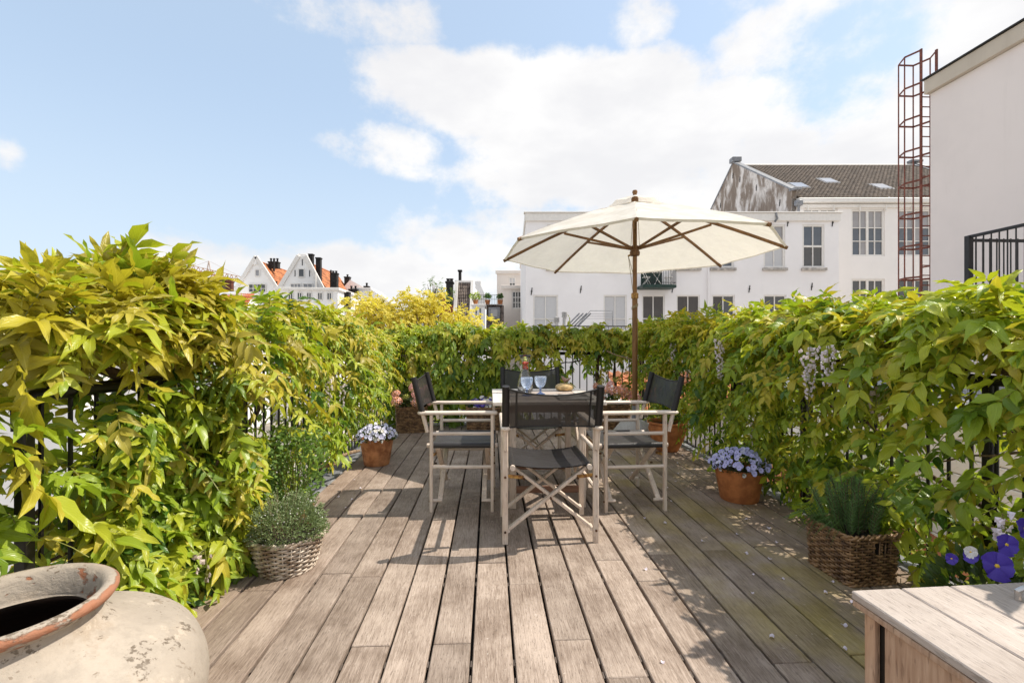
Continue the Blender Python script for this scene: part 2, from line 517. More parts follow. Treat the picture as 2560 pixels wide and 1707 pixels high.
M['urn_rim'] = flaking('flaking_urn_rim', (0.42, 0.36, 0.295), (0.36, 0.15, 0.08), (0.58, 0.63), 11.0, (0.34, 0.25, 0.165), (1, 1, 1.6), band=(0.190, 0.486))
M['urn_in'] = plain('urn_inside', (0.05, 0.028, 0.018), 0.9, 0.3, 8.0)
M['stone'] = plain('grey_granite', (0.46, 0.45, 0.44), 0.7, 0.08, 60.0)
M['loaf'] = plain('pale_sandstone', (0.62, 0.43, 0.20), 0.7, 0.2, 30.0, 0.3, 70.0)
M['bird'] = plain('brown_bronze', (0.33, 0.20, 0.15), 0.45, 0.25, 60.0, metal=0.1)
M['rope'] = plain('hemp_rope', (0.45, 0.36, 0.22), 0.9, 0.2, 60.0)
M['bark'] = plain('wisteria_bark', (0.15, 0.095, 0.055), 0.9, 0.35, 18.0, 0.8, 45.0, col2=(0.05, 0.03, 0.018))
M['bark_pale'] = plain('pale_wisteria_stem', (0.30, 0.21, 0.13), 0.85, 0.3, 30.0, 0.4, 60.0, col2=(0.13, 0.08, 0.045))
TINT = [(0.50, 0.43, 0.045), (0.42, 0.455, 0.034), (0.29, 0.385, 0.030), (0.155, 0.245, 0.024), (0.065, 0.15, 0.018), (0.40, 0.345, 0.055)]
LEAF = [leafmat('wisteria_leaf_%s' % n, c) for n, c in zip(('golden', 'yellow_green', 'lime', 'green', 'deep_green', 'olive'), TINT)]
M['stalk'] = plain('leaf_stalk', (0.20, 0.20, 0.04), 0.6)
M['lilac'] = leafmat('lilac_petal', (0.62, 0.52, 0.78), 0.3, 0.6, veins=False)
M['lilac_pale'] = leafmat('pale_lilac_petal', (0.80, 0.72, 0.86), 0.3, 0.6, veins=False)
M['withered'] = plain('withered_petal', (0.55, 0.45, 0.40), 0.8)


def bg_wall(name, col, streak=0.1, scale=0.6, col2=None):
    m, q, out = newmat(name)
    pos = q.n('ShaderNodeTexCoord').outputs['Object']
    big = q.noise(pos, scale, 6.0, 0.6); run = q.noise(q.vm('MULTIPLY', pos, (1, 1, 0.10)), 2.4, 6.0, 0.65); fine = q.noise(q.vm('MULTIPLY', pos, (1, 1, 0.6)), 7.0, 8.0, 0.7)
    c = q.mix(q.step(big, 0.35, 0.65), tuple(x * (1 - 1.3 * streak) for x in col), col)
    c = q.mix(q.m('MULTIPLY', q.step(run, 0.55, 0.78), 5.0 * streak), c, tuple(x * 0.74 for x in (col[0], col[1] * .985, col[2] * .95)))
    c = q.mix(q.m('MULTIPLY', q.step(fine, 0.60, 0.76), 4.0 * streak), c, tuple(x * 0.80 for x in col))
    p = q.n('ShaderNodeBsdfPrincipled'); q.put(p.inputs['Base Color'], c); p.inputs['Roughness'].default_value = 0.88; p.inputs['Specular IOR Level'].default_value = 0.2
    q.put(p.inputs['Normal'], q.bump(fine, 0.12, 0.02))
    m.node_tree.links.new(p.outputs[0], out.inputs[0])
    return m


M['wall_cool'] = bg_wall('white_render', (0.885, 0.855, 0.85), 0.035)
M['wall_white'] = bg_wall('warm_white_render', (0.87, 0.83, 0.80), 0.03)
M['wall_grey'] = bg_wall('pinkish_render', (0.83, 0.755, 0.72), 0.06, 0.35)
M['wall_far'] = bg_wall('white_paint_far', (0.90, 0.88, 0.86), 0.018)
M['wall_cream'] = bg_wall('cream_render', (0.72, 0.66, 0.61), 0.04)
M['fascia'] = bg_wall('cream_fascia', (0.60, 0.53, 0.44), 0.08)
M['trim'] = plain('white_joinery', (0.80, 0.765, 0.72), 0.5, 0.03)
M['sill'] = plain('weathered_sill', (0.50, 0.46, 0.42), 0.8, 0.2, 5.0)
M['blind'] = plain('white_blind', (0.56, 0.555, 0.56), 0.35, 0.02, coat=0.3)


def panemat(name, col, rough=0.06):
    m, q, out = newmat(name)
    p = q.n('ShaderNodeBsdfPrincipled'); p.inputs['Roughness'].default_value = rough
    nz = q.noise(q.n('ShaderNodeTexCoord').outputs['Object'], 1.2, 3.0)
    q.put(p.inputs['Base Color'], q.mix(nz, tuple(c * 0.5 for c in col), col)); p.inputs['Specular IOR Level'].default_value = 0.6
    p.inputs['Coat Weight'].default_value = 0.6; p.inputs['Coat Roughness'].default_value = 0.03
    m.node_tree.links.new(p.outputs[0], out.inputs[0])
    return m


M['pane'] = panemat('window_glass', (0.075, 0.07, 0.065))
M['pane_sky'] = panemat('window_glass_bluish', (0.10, 0.12, 0.15))
M['pane_grey'] = panemat('window_glass_greyish', (0.40, 0.38, 0.38))
M['tile_dark'] = plain('brown_roof_tile', (0.155, 0.12, 0.093), 0.85, 0.25, 3.0, col2=(0.075, 0.058, 0.046), det=8.0)
M['tile_grey'] = plain('grey_roof_tile', (0.25, 0.20, 0.17), 0.85, 0.25, 3.0, col2=(0.10, 0.08, 0.068), det=8.0)
M['tile_orange'] = plain('orange_roof_tile', (0.52, 0.19, 0.075), 0.8, 0.25, 1.2)
M['tile_red'] = plain('red_roof_tile', (0.42, 0.115, 0.04), 0.8, 0.15, 2.0)
M['brick_black'] = plain('blackened_brick', (0.026, 0.023, 0.022), 0.85, 0.3, 3.0)
M['stone_brown'] = plain('brown_stone', (0.22, 0.175, 0.10), 0.9, 0.2, 3.0)
M['pot_red'] = plain('dark_red_chimney_pot', (0.15, 0.045, 0.025), 0.8, 0.2, 5.0)
M['gable'] = None
M['green_door'] = plain('dark_green_paint', (0.012, 0.04, 0.03), 0.5)
M['crane'] = plain('orange_crane_paint', (0.62, 0.30, 0.10), 0.6)
M['crane_pale'] = plain('pale_crane_steel', (0.72, 0.58, 0.50), 0.6)
M['brown_wood'] = plain('brown_balcony_wood', (0.14, 0.055, 0.03), 0.7, 0.2, 5.0)
m, q, out = newmat('stained_gable')
pos = q.n('ShaderNodeTexCoord').outputs['Object']
v1 = q.noise(q.vm('MULTIPLY', pos, (1, 1, 0.45)), 0.9, 9.0, 0.68, 0.4); v2 = q.noise(q.vm('MULTIPLY', pos, (1, 1, 0.25)), 2.6, 6.0, 0.65)
cc = q.mix(q.step(v1, 0.42, 0.60), (0.20, 0.155, 0.12), (0.66, 0.62, 0.585)); cc = q.mix(q.m('MULTIPLY', q.step(v2, 0.52, 0.68), 0.6), cc, (0.30, 0.25, 0.205))
p = q.n('ShaderNodeBsdfPrincipled'); q.put(p.inputs['Base Color'], cc); p.inputs['Roughness'].default_value = 0.9
m.node_tree.links.new(p.outputs[0], out.inputs[0]); M['gable'] = m


def fabric(name, col, see=0.0, rough=0.55, trans=0.0, scale=420.0):
    m, q, out = newmat(name)
    pos = q.n('ShaderNodeTexCoord').outputs['Object']
    w = q.noise(pos, scale, 2.0); big = q.noise(pos, 5.0, 6.0, 0.65); crease = q.noise(q.vm('MULTIPLY', pos, (1, 1, 0.3)), 9.0, 3.0, 0.5, 1.0)
    p = q.n('ShaderNodeBsdfPrincipled'); q.put(p.inputs['Base Color'], q.mix(q.step(big, 0.3, 0.7), tuple(c * k for c, k in zip(col, (0.84, 0.815, 0.77))), tuple(min(1, c * 1.08) for c in col)))
    p.inputs['Roughness'].default_value = rough; p.inputs['Specular IOR Level'].default_value = 0.4
    q.put(p.inputs['Normal'], q.bump(q.m('ADD', q.m('MULTIPLY', w, 0.12), crease), 0.30, 0.02))
    last = p.outputs[0]
    if trans:
        t = q.n('ShaderNodeBsdfTranslucent'); q.put(t.inputs[0], (*tuple(min(1, c * 1.0) for c in col), 1)); mx = q.n('ShaderNodeMixShader'); mx.inputs[0].default_value = trans
        m.node_tree.links.new(last, mx.inputs[1]); m.node_tree.links.new(t.outputs[0], mx.inputs[2]); last = mx.outputs[0]
    if see:
        t = q.n('ShaderNodeBsdfTransparent'); mx = q.n('ShaderNodeMixShader'); mx.inputs[0].default_value = see
        m.node_tree.links.new(last, mx.inputs[1]); m.node_tree.links.new(t.outputs[0], mx.inputs[2]); last = mx.outputs[0]
    m.node_tree.links.new(last, out.inputs[0])
    return m


M['mesh_black'] = fabric('black_sling_mesh', (0.030, 0.027, 0.026), 0.11, 0.45)
M['seat_black'] = fabric('black_seat_sling', (0.040, 0.038, 0.040), 0.0, 0.42)
M['sleeve'] = fabric('black_sleeve', (0.018, 0.016, 0.016), 0.0, 0.5)
M['canvas'] = fabric('cream_canvas', (0.87, 0.835, 0.775), 0.0, 0.8, 0.36, 300.0)
# ================================================================== setting
g0 = MB(); g0.quad((-900, -900, -9.0), (900, -900, -9.0), (900, 1300, -9.0), (-900, 1300, -9.0))
o = obj('ground', g0, plain('courtyard_ground', (0.46, 0.42, 0.36), 0.95, 0.3, 0.12, world=True)); o['kind'] = 'structure'  # pale ground tone chosen to bounce more light up

DX0, DX1, PITCH, GAP = -1.2655, 2.0345, 0.15, 0.0105
DY0, DY1 = -2.2, 6.12
b = MB(); b.box(((DX0 + DX1) / 2, (DY0 + DY1) / 2, -0.085), (DX1 - DX0 + 0.02, DY1 - DY0, 0.07))
deck = obj('deck', b, M['joist']); deck['kind'] = 'structure'
JOINT = {-8: [3.27], -5: [2.24], -3: [1.70], -2: [3.83], -1: [1.70], 0: [2.31], 2: [1.70], 4: [2.31], 6: [2.36], 7: [3.94], 8: [2.39], 9: [3.97], 10: [2.42], 12: [3.98],
         -7: [4.5], -6: [3.9], -4: [4.6], 1: [4.5], 3: [3.9], 5: [4.5], 11: [1.1], 13: [2.9]}
for j in range(-8, 14):
    xa = -0.0655 + PITCH * j
    ys = [DY0] + sorted(JOINT[j] + [JOINT[j][0] - 2.4] * (JOINT[j][0] - 2.4 > DY0 + .3) + [JOINT[j][0] + 2.2] * (JOINT[j][0] + 2.2 < DY1 - .3)) + [DY1]
    for a, c in zip(ys[:-1], ys[1:]):
        w = PITCH - GAP + random.uniform(-0.003, 0.002)
        pb = MB(); pb.box((0, 0, 0), (w, c - a - 0.0035, 0.028), 0.003)
        obj('plank', pb, M['deck'], deck, (xa + PITCH / 2, (a + c) / 2, -0.014 + random.uniform(-0.0015, 0.001)), (0, 0, random.uniform(-0.0006, 0.0006)))
# steel clips that show in the open joints
b = MB()
for j in range(-6, 12):
    for y in (1.52, 1.60, 2.12, 2.20, 2.75, 3.35):
        b.box((-0.0655 + PITCH * j + random.uniform(-.001, .001), y + random.uniform(-.01, .01), -0.012), (0.005, 0.03, 0.008))
obj('board_clips', b, plain('dull_clip', (0.13, 0.10, 0.08), 0.6), deck)['kind'] = 'stuff'

b = MB()
for x0, x1 in ((DX0 - 0.175, DX0 - 0.012), (DX1 + 0.012, DX1 + 0.165)):
    b.box(((x0 + x1) / 2, (DY0 + 6.4) / 2, -0.06), (x1 - x0, 6.4 - DY0, 0.10), 0.01)
b.box(((DX0 + DX1) / 2, 6.28, -0.06), (DX1 - DX0 + 0.02, 0.24, 0.10), 0.01)
o = obj('roof_edge', b, M['zinc']); o['kind'] = 'structure'
b = MB(); b.box(((DX0 + DX1) / 2, (DY0 + 6.4) / 2 - .02, -4.56), (DX1 - DX0 + 0.30, 6.3 - DY0, 8.86))
o = obj('terrace_building', b, M['wall_white']); tag(o, 'white rendered building that carries the wooden roof terrace', 'building')

# ------------------------------------------------------------------ railings


def railing(label, p0, p1, z0, ztop, posts, step=0.10, turn=False):
    p0, p1 = Vector(p0), Vector(p1); d = p1 - p0; L = d.length; d.normalize()
    r = thing('railing', label, 'railing', (p0.x, p0.y, 0), math.atan2(d.y, d.x), 'railings round the roof terrace')
    h = MB()
    pts = [(0, 0, ztop)] + [(L * k / 6, 0, ztop) for k in range(1, 7)]
    if turn:
        pts = [(-0.01, 0, ztop - 0.10), (-0.012, 0, ztop - 0.035), (0.008, 0, ztop - 0.008)] + [(L * k / 6, 0, ztop) for k in range(1, 7)]
        pts.insert(3, (0.06, 0, ztop))
    h.tube(pts, 0.023, 10)
    obj('handrail', h, M['iron'], r, smooth='auto')
    l = MB(); l.box((L / 2, 0, z0), (L, 0.035, 0.014), 0.002); obj('bottom_rail', l, M['iron'], r)
    bb = MB(); bb.tube([(0, 0, z0 + .007), (0, 0, ztop - 0.02)], 0.0075, 6); me = bb.mesh('baluster', M['iron'])
    k = step / 2
    while k < L:
        if all(abs(k - q) > 0.03 for q in posts):
            link('baluster', me, r, (k, 0, 0))
        k += step
    pb = MB(); pb.box((0, 0, (ztop - .02) / 2 - .06), (0.034, 0.034, ztop + .1), 0.003); mp = pb.mesh('post', M['iron'])
    for q in posts:
        link('post', mp, r, (q, 0, 0))
    return r


railing('black iron railing under the golden wisteria on the side of the clay urn', (-1.40, 1.44, 0), (-1.40, 6.26, 0), 0.03, 0.955, [0.0, 1.2, 2.4, 3.6, 4.8], turn=True)
railing('black iron railing across the far end of the deck behind the table', (-1.40, 6.29, 0), (2.14, 6.29, 0), 0.03, 0.955, [0.02, 1.2, 2.36, 3.5])
railing('black iron railing behind the rosemary basket and the lilac viola pot', (2.125, 6.26, 0), (2.125, -0.6, 0), 0.03, 0.955, [0.03, 1.2, 2.4, 3.3, 4.42, 5.5])
# a lower length before the first post on the urn side
lo = thing('railing', 'short lower black railing with a weathered timber rail, nearest to the clay urn', 'railing', (-1.62, 0.5, 0), math.pi / 2, 'railings round the roof terrace')
h = MB(); h.tube([(0, 0, 0.80), (0.45, 0, 0.79), (0.98, 0, 0.80)], 0.030, 8); obj('timber_rail', h, M['bark'], lo, smooth='auto')
bb = MB(); bb.tube([(0, 0, 0.02), (0, 0, 0.80)], 0.009, 6); me = bb.mesh('baluster', M['iron'])
for k in (0.1, 0.32, 0.54, 0.76, 0.94):
    link('baluster', me, lo, (k, 0, 0))

# ================================================================== buildings


def facade(mb, x0, x1, z0, z1, holes, y=0.0, dep=0.16, mi=0):
    xs = sorted({x0, x1, *[min(max(h[i], x0), x1) for h in holes for i in (0, 2)]})
    zs = sorted({z0, z1, *[min(max(h[i], z0), z1) for h in holes for i in (1, 3)]})
    for a, c in zip(xs[:-1], xs[1:]):
        for e, f in zip(zs[:-1], zs[1:]):
            mx, mz = (a + c) / 2, (e + f) / 2
            if any(h[0] < mx < h[2] and h[1] < mz < h[3] for h in holes):
                continue
            mb.quad((a, y, e), (c, y, e), (c, y, f), (a, y, f), mi)
    for h in holes:
        a, e, c, f = h
        mb.quad((a, y, e), (a, y, f), (a, y + dep, f), (a, y + dep, e), mi); mb.quad((c, y, e), (c, y + dep, e), (c, y + dep, f), (c, y, f), mi)
        mb.quad((a, y, f), (c, y, f), (c, y + dep, f), (a, y + dep, f), mi); mb.quad((a, y, e), (a, y + dep, e), (c, y + dep, e), (c, y, e), mi)


def window(par, h, cols, rows, pane, y=0.0, fw=0.07, mw=0.035, sill=None, split=None, dep=0.10, pane_at=None, name='window', trim='trim'):
    """frame with its own panes; rows: fractions of the height, from below"""
    a, e, c, f = h; w = MB(); yy = y + dep
    w.box(((a + c) / 2, yy, e + fw / 2), (c - a, 0.09, fw), 0.01); w.box(((a + c) / 2, yy, f - fw / 2), (c - a, 0.09, fw), 0.01)
    w.box((a + fw / 2, yy - .002, (e + f) / 2), (fw, 0.09, f - e - 2 * fw), 0.01); w.box((c - fw / 2, yy - .002, (e + f) / 2), (fw, 0.09, f - e - 2 * fw), 0.01)
    ax, cx, ez, fz = a + fw, c - fw, e + fw, f - fw
    xs = [ax + (cx - ax) * k / cols for k in range(cols + 1)]
    zs = [ez]
    for r in rows:
        zs.append(zs[-1] + (fz - ez) * r)
    zs[-1] = fz
    for i, x in enumerate(xs[1:-1]):
        ww = fw * 1.3 if split and (i + 1) == split else mw
        w.box((x, yy - .004, (ez + fz) / 2), (ww, 0.06, fz - ez))
    for i, z in enumerate(zs[1:-1]):
        w.box(((ax + cx) / 2, yy - .008, z), (cx - ax, 0.06, fw * 1.0 if pane_at == 'sash' else mw))
    fo = obj(name, w, M[trim], par)
    for i in range(cols):
        for k in range(len(zs) - 1):
            pm = pane(i, k) if callable(pane) else pane
            q = MB(); q.box((0, 0, 0), (xs[i + 1] - xs[i], 0.012, zs[k + 1] - zs[k]))
            obj('pane', q, M[pm], fo, ((xs[i] + xs[i + 1]) / 2, yy + .03, (zs[k] + zs[k + 1]) / 2), (random.uniform(-.012, .012), 0, random.uniform(-.012, .012)))
    if sill:
        s = MB(); s.box(((a + c) / 2, y - 0.05, e - 0.09), (c - a + 0.16, 0.22, 0.16), 0.015); obj('sill', s, M[sill], fo)
    return fo


def tiles(mb, o, u, v, nu, nv, amp=0.035, lift=0.03, mi=0, spl=4):
    """roof of pantiles: every course laps the one below, every tile is a wave; o = eave corner, u along, v up the slope"""
    o, u, v = Vector(o), Vector(u), Vector(v); n = u.cross(v).normalized()
    if n.z < 0:
        n = -n
    for r in range(nv):
        vs = []
        for e, up in ((0.0, lift), (1.12, 0.0)):
            for i in range(nu * spl + 1):
                ph = 2 * math.pi * i / spl
                vs.append(o + u * (i / (nu * spl)) + v * ((r + e) / nv) + n * (up + amp * math.sin(ph)))
        k = nu * spl + 1
        lowv = [o + u * (i / (nu * spl)) + v * (r / nv) - n * 0.01 for i in range(k)]
        mb.add(vs + lowv, [(i, i + 1, k + i + 1, k + i) for i in range(k - 1)] + [(2 * k + i, 2 * k + i + 1, i + 1, i) for i in range(k - 1)], mi)


ROT = -YAW
# --- long white building with the balcony
DA = 26.0
p0 = cw(px(1315, DA), DA, -9.0)
A = thing('white_building', 'long white rendered building with flat cornice and small green balcony, behind the parasol', 'building', p0, ROT)
XA0 = px(1315, DA)


def ax_(p): return px(p, DA) - XA0
def az_(p): return pz(p, DA) + 9.0


WA = ax_(2097); ZT = az_(533)
holes = []; low = []
for a, c in ((1333, 1395), (1509, 1567), (1605, 1662), (1691, 1750), (1780, 1837), (1909, 1966)):
    low.append((ax_(a), az_(737) - 2.05, ax_(c), az_(737)))
upp = [(ax_(a), az_(669), ax_(c), az_(561)) for a, c in ((1368, 1426), (1504, 1560), (1691, 1748), (1777, 1835), (1909, 1963), (2006, 2061))]
base = [(h[0], h[1] - 3.4, h[2], h[3] - 3.4) for h in low]
door = (ax_(1602), az_(716), ax_(1656), az_(640))
holes = low + upp + base + [door]
b = MB(); facade(b, 0, WA, 0, ZT, holes)
b.quad((0, 0, 0), (0, 0, ZT), (0, 17, ZT), (0, 17, 0)); b.quad((WA, 0, 0), (WA, 17, 0), (WA, 17, ZT), (WA, 0, ZT)); b.quad((0, 0, ZT), (WA, 0, ZT), (WA, 17, ZT), (0, 17, ZT))
b.quad((0, .16, 0), (WA, .16, 0), (WA, .16, ZT), (0, .16, ZT), 1)
obj('wall', b, [M['wall_cool'], M['pane']], A)
b = MB(); b.box((WA / 2, -0.06, ZT - 0.24), (WA + 0.1, 0.14, 0.44), 0.02); b.box((WA / 2, 0.02, ZT + 0.02), (WA + 0.26, 0.42, 0.07), 0.01)
b.box((-0.03, 8.5, ZT - .24), (.1, 17, .44), .02)
obj('cornice', b, M['trim'], A)
for i, h in enumerate(low):
    window(A, h, 2, [0.33, 0.67], (lambda i_, k_: 'blind') if i < 2 else 'pane', 0, 0.08, 0.05, None, None, 0.08)
for i, h in enumerate(base):
    window(A, h, 2, [0.33, 0.67], 'pane', 0, 0.08, 0.05, 'sill')
for i, h in enumerate(upp):
    window(A, h, 2, [0.5, 0.5], (lambda i_, k_: 'blind' if k_ == 0 else 'pane_grey') if i == 4 else (lambda i_, k_: random.choice(('pane_sky', 'pane_sky', 'pane')) if k_ else random.choice(('pane_sky', 'pane'))), 0, 0.11, 0.05, 'sill', None, 0.08, 'sash')
dm = MB(); a, e, c, f = door
dm.box(((a + c) / 2, .1, (e + f) / 2), (c - a, .05, f - e), .01); dm.box(((a + c) / 2, .065, (e + f) / 2), (.05, .03, f - e)); dm.box((a + .3, .065, (e + f) / 2), (.35, .02, f - e - .5), .01); dm.box((c - .3, .065, (e + f) / 2), (.35, .02, f - e - .5), .01)
obj('balcony_door', dm, M['green_door'], A)
bl = MB(); bl.box((a + .72, -0.55, e - 0.10), (c - a + 0.62, 1.1, 0.18), .02); obj('balcony_slab', bl, M['green_door'], A)
br = MB()
x0, x1 = a - .02, c + .40
for k in range(13):
    xx = x0 + (x1 - x0) * k / 12
    br.tube([(xx, -1.05, e), (xx, -1.05, e + 1.0)], 0.012, 4)
for k in range(1, 8):
    br.tube([(x1, -1.05 * k / 8, e), (x1, -1.05 * k / 8, e + 1.0)], 0.012, 4)
br.tube([(x0, -1.05, e + 1.0), (x1, -1.05, e + 1.0), (x1, 0, e + 1.0)], 0.02, 5)
br.tube([(x0, -1.05, e + .1), (x1, -1.05, e + .1), (x1, 0, e + .1)], 0.015, 5)
obj('balcony_railing', br, M['iron'], A)
an = MB(); an.box((0, 0, 0), (0.05, 0.03, 0.42), .008, Matrix.Rotation(math.radians(8), 3, 'Y')); an.box((0, -.01, 0), (0.09, .03, .06), .005)
me = an.mesh('wall_anchor', M['iron'])  # dark lining added to keep light from passing the weave
for p, q_ in ((1329, 728), (1452, 723), (1681, 722), (1873, 722), (1969, 557), (2081, 557), (1589, 722), (2029, 716)):
    link('wall_anchor', me, A, (ax_(p), -0.025, az_(q_)))
dp = MB(); dp.tube([(ax_(1770), -.09, 0), (ax_(1770), -.09, az_(560))], .055, 8); obj('drainpipe', dp, M['wall_cool'], A, smooth='auto')
dp = MB(); dp.tube([(ax_(1936), -.14, az_(533)), (ax_(1938), -.2, az_(548)), (ax_(1934), -.12, az_(556))], .06, 8); obj('overflow_spout', dp, M['zinc'], A, smooth='auto')
# bistro set on that balcony
t = thing('bistro_table', 'tiny white bistro table on the green balcony', 'table', A.matrix_basis @ Vector((a + .75, -.6, e)), ROT)
q = MB(); q.lathe([(0.01, .70), (.30, .70), (.30, .72), (.01, .72)], 14); obj('table_top', q, M['trim'], t)
q = MB()
for s in (-1, 1):
    q.tube([(-.2 * s, -.12, 0), (.2 * s, .12, .70)], .014, 5)
obj('leg', q, M['trim'], t)
ch0 = None
for s, lab in ((-1, 'white folding bistro chair on the green balcony, nearest to the parasol pole'), (1, 'white folding bistro chair on the green balcony beside its end railing')):
    t = thing('bistro_chair', lab, 'chair', A.matrix_basis @ Vector((a + .75 + .62 * s, -.6, e)), ROT + (0 if s > 0 else math.pi), 'bistro chairs on the balcony')
    q = MB(); q.box((0, 0, .44), (.36, .36, .025), .005); obj('seat', q, M['trim'], t)
    q = MB()
    for w_ in (-.17, .17):
        q.tube([(-.2, w_, 0), (.2, w_, .86)], .014, 5); q.tube([(.2, w_, 0), (-.16, w_, .44)], .014, 5)
    obj('frame', q, M['trim'], t)
    q = MB(); q.box((.19, 0, .80), (.02, .34, .09), .005); q.box((.15, 0, .67), (.02, .34, .05), .005); obj('backrest', q, M['trim'], t)

# --- taller building with the tiled saddle roof
DB = 28.0
XB0 = px(1979, DB)
B = thing('tiled_building', 'tall white building with brown tiled saddle roof, three skylights and a stained gable', 'building', cw(XB0, DB, -9.0), ROT)


def bx_(p): return px(p, DB) - XB0
def bz_(p): return pz(p, DB) + 9.0


WB = 14.2; ZE = bz_(496); HD = 7.35; ZR = pz(414, DB + HD) + 9.0
bw = [(bx_(2129), bz_(640), bx_(2212), bz_(523)), (bx_(2246), bz_(640), bx_(2329), bz_(523)), (bx_(2008), bz_(560) - .6, bx_(2094), bz_(521)),
      (bx_(2129), bz_(697) - 2.6, bx_(2212), bz_(697)), (bx_(2246), bz_(697) - 2.6, bx_(2329), bz_(697)), (bx_(2370), bz_(640), bx_(2450), bz_(523))]
bw += [(h[0], h[1] - 3.6, h[2], h[3] - 3.6) for h in bw[3:5]]
b = MB(); facade(b, 0, WB, 0, ZE, bw); b.quad((0, .16, 0), (WB, .16, 0), (WB, .16, ZE), (0, .16, ZE), 1)
b.quad((WB, 0, 0), (WB, 2 * HD, 0), (WB, 2 * HD, ZE), (WB, 0, ZE)); b.add([(WB, 0, ZE), (WB, 2 * HD, ZE), (WB, HD, ZR)], [(0, 1, 2)])
obj('wall', b, [M['wall_white'], M['pane']], B)
b = MB(); b.add([(0, 0, 0), (0, 0, ZE + .5), (0, HD, ZR + .25), (0, 2 * HD, ZE + .5), (0, 2 * HD, 0)], [(0, 1, 2, 3, 4)])
b.add([(.3, 0, ZE + .5), (.3, HD, ZR + .25), (.3, 2 * HD, ZE + .5), (.3, 0, 0)], [(0, 1, 2)])
b.quad((0, 0, ZE - 1), (.3, 0, ZE - 1), (.3, 0, ZE + .5), (0, 0, ZE + .5))
obj('gable_wall', b, M['gable'], B)
b = MB(); b.bar((.15, -.1, ZE + .52), (.15, HD, ZR + .28), .42, .10, .01); b.bar((.15, HD, ZR + .28), (.15, 2 * HD, ZE + .5), .42, .10, .01)
b.bar((.15, -.45, ZE + .50), (.15, .2, ZE + .56), .42, .12, .01); b.box((.15, HD, ZR + .42), (.7, .6, .35), .02)
obj('coping', b, M['zinc'], B)
b = MB(); b.bar((WB - .1, 0, ZE + .35), (WB - .1, HD, ZR + .2), .32, .10, .01); b.box((WB - .1, HD, ZR + .32), (.9, .5, .18), .02)
obj('coping', b, M['zinc'], B)
b = MB(); tiles(b, (.3, -.18, ZE + .05), (WB - .4, 0, 0), (0, HD + .1, ZR - ZE - .05), 52, 25); b.quad((.3, HD, ZR - .03), (WB - .1, HD, ZR - .03), (WB - .1, 2 * HD, ZE), (.3, 2 * HD, ZE))
b.tube([(.3, HD, ZR + .03), (WB - .2, HD, ZR + .03)], .11, 8, mi=1)
obj('roof_tiles', b, [M['tile_dark'], M['trim']], B)['kind'] = 'stuff'
b = MB(); b.box((WB / 2 + .3, -.12, ZE - .17), (WB, .34, .30), .03); b.box((WB / 2 + .3, -.05, ZE - .48), (WB, .12, .22), .02)
for k in range(9):
    b.box((.9 + k * 1.6, -.14, ZE - .62), (.06, .10, .34), .01)
obj('gutter', b, M['trim'], B)
b = MB(); b.box((bx_(1990), -.26, ZE - .35), (.42, .34, .36), .06); b.tube([(bx_(1990), -.26, ZE - .5), (bx_(1990), -.2, ZE - 3.2)], .075, 8); obj('rainwater_hopper', b, M['zinc'], B, smooth='auto')
for h in bw[:2] + bw[5:6]:
    window(B, h, 4, [.31, .31, .38], lambda i_, k_: 'pane_grey' if k_ == 2 else random.choice(('pane_sky', 'pane_sky', 'pane_grey')), 0, .11, .05, None, 2)
window(B, bw[2], 4, [.5, .5], 'pane_sky', 0, .11, .05, None, 2)
for h in bw[3:5] + bw[6:]:
    window(B, h, 4, [.3, .3, .4], 'pane', 0, .11, .05, None, 2)
nS = Vector((0, -(ZR - ZE), HD)).normalized()
for p, q_ in ((1995, 468), (2068, 456), (2200, 471)):
    tt = (bz_(q_) - ZE) / (ZR - ZE)
    for _ in range(6):
        tt = ((pz(q_, DB + HD * tt) + 9.0) - ZE) / (ZR - ZE)
    xx = px(p, DB + HD * tt) - XB0
    c = Vector((xx, HD * tt, ZE + (ZR - ZE) * tt)) + nS * .10
    R = Matrix((Vector((1, 0, 0)), Vector((0, HD, ZR - ZE)).normalized(), nS)).transposed()
    s = MB(); s.box(c, (1.05, 1.25, .12), .02, R, 0); s.box(c + nS * .07, (.85, 1.02, .03), .0, R, 1)
    obj('skylight', s, [M['zinc'], M['pane_grey']], B)
me = an.mesh('wall_anchor', M['iron'])
for yy, zz in ((1.2, ZE + .1), (3.2, ZE - .9), (4.0, ZE + 2.0), (6.3, ZE + 3.4), (7.4, ZE + 4.1), (7.9, ZE + 0.4), (9.5, ZE + 2.4), (10.5, ZE + 0.9), (1.8, ZE - 1.9)):
    link('wall_anchor', me, B, (-.03, yy, zz), (0, 0, -math.pi / 2))

# --- high blind wall on the right with its ladder and black balcony
R0 = cw(px(2326, 11.0), 11.0)
ZRT = pz(196, 11.0)
R_ = thing('blind_building', 'tall building with a blank pinkish side wall and cream fascia', 'building', (R0.x, R0.y, -9.0))
b = MB(); b.box((4.5, -6.0, (ZRT + 9.0 - .38) / 2), (9.0, 12.0, ZRT + 9.0 - .38)); obj('wall', b, M['wall_grey'], R_)
b = MB(); b.box((4.45, -6.0, ZRT + 9.0 - .20), (9.12, 12.12, .34), .01); obj('fascia', b, M['fascia'], R_)
b = MB(); b.box((4.44, -6.0, ZRT + 8.99), (9.20, 12.20, .03), .005); obj('roof_edging', b, M['iron'], R_)

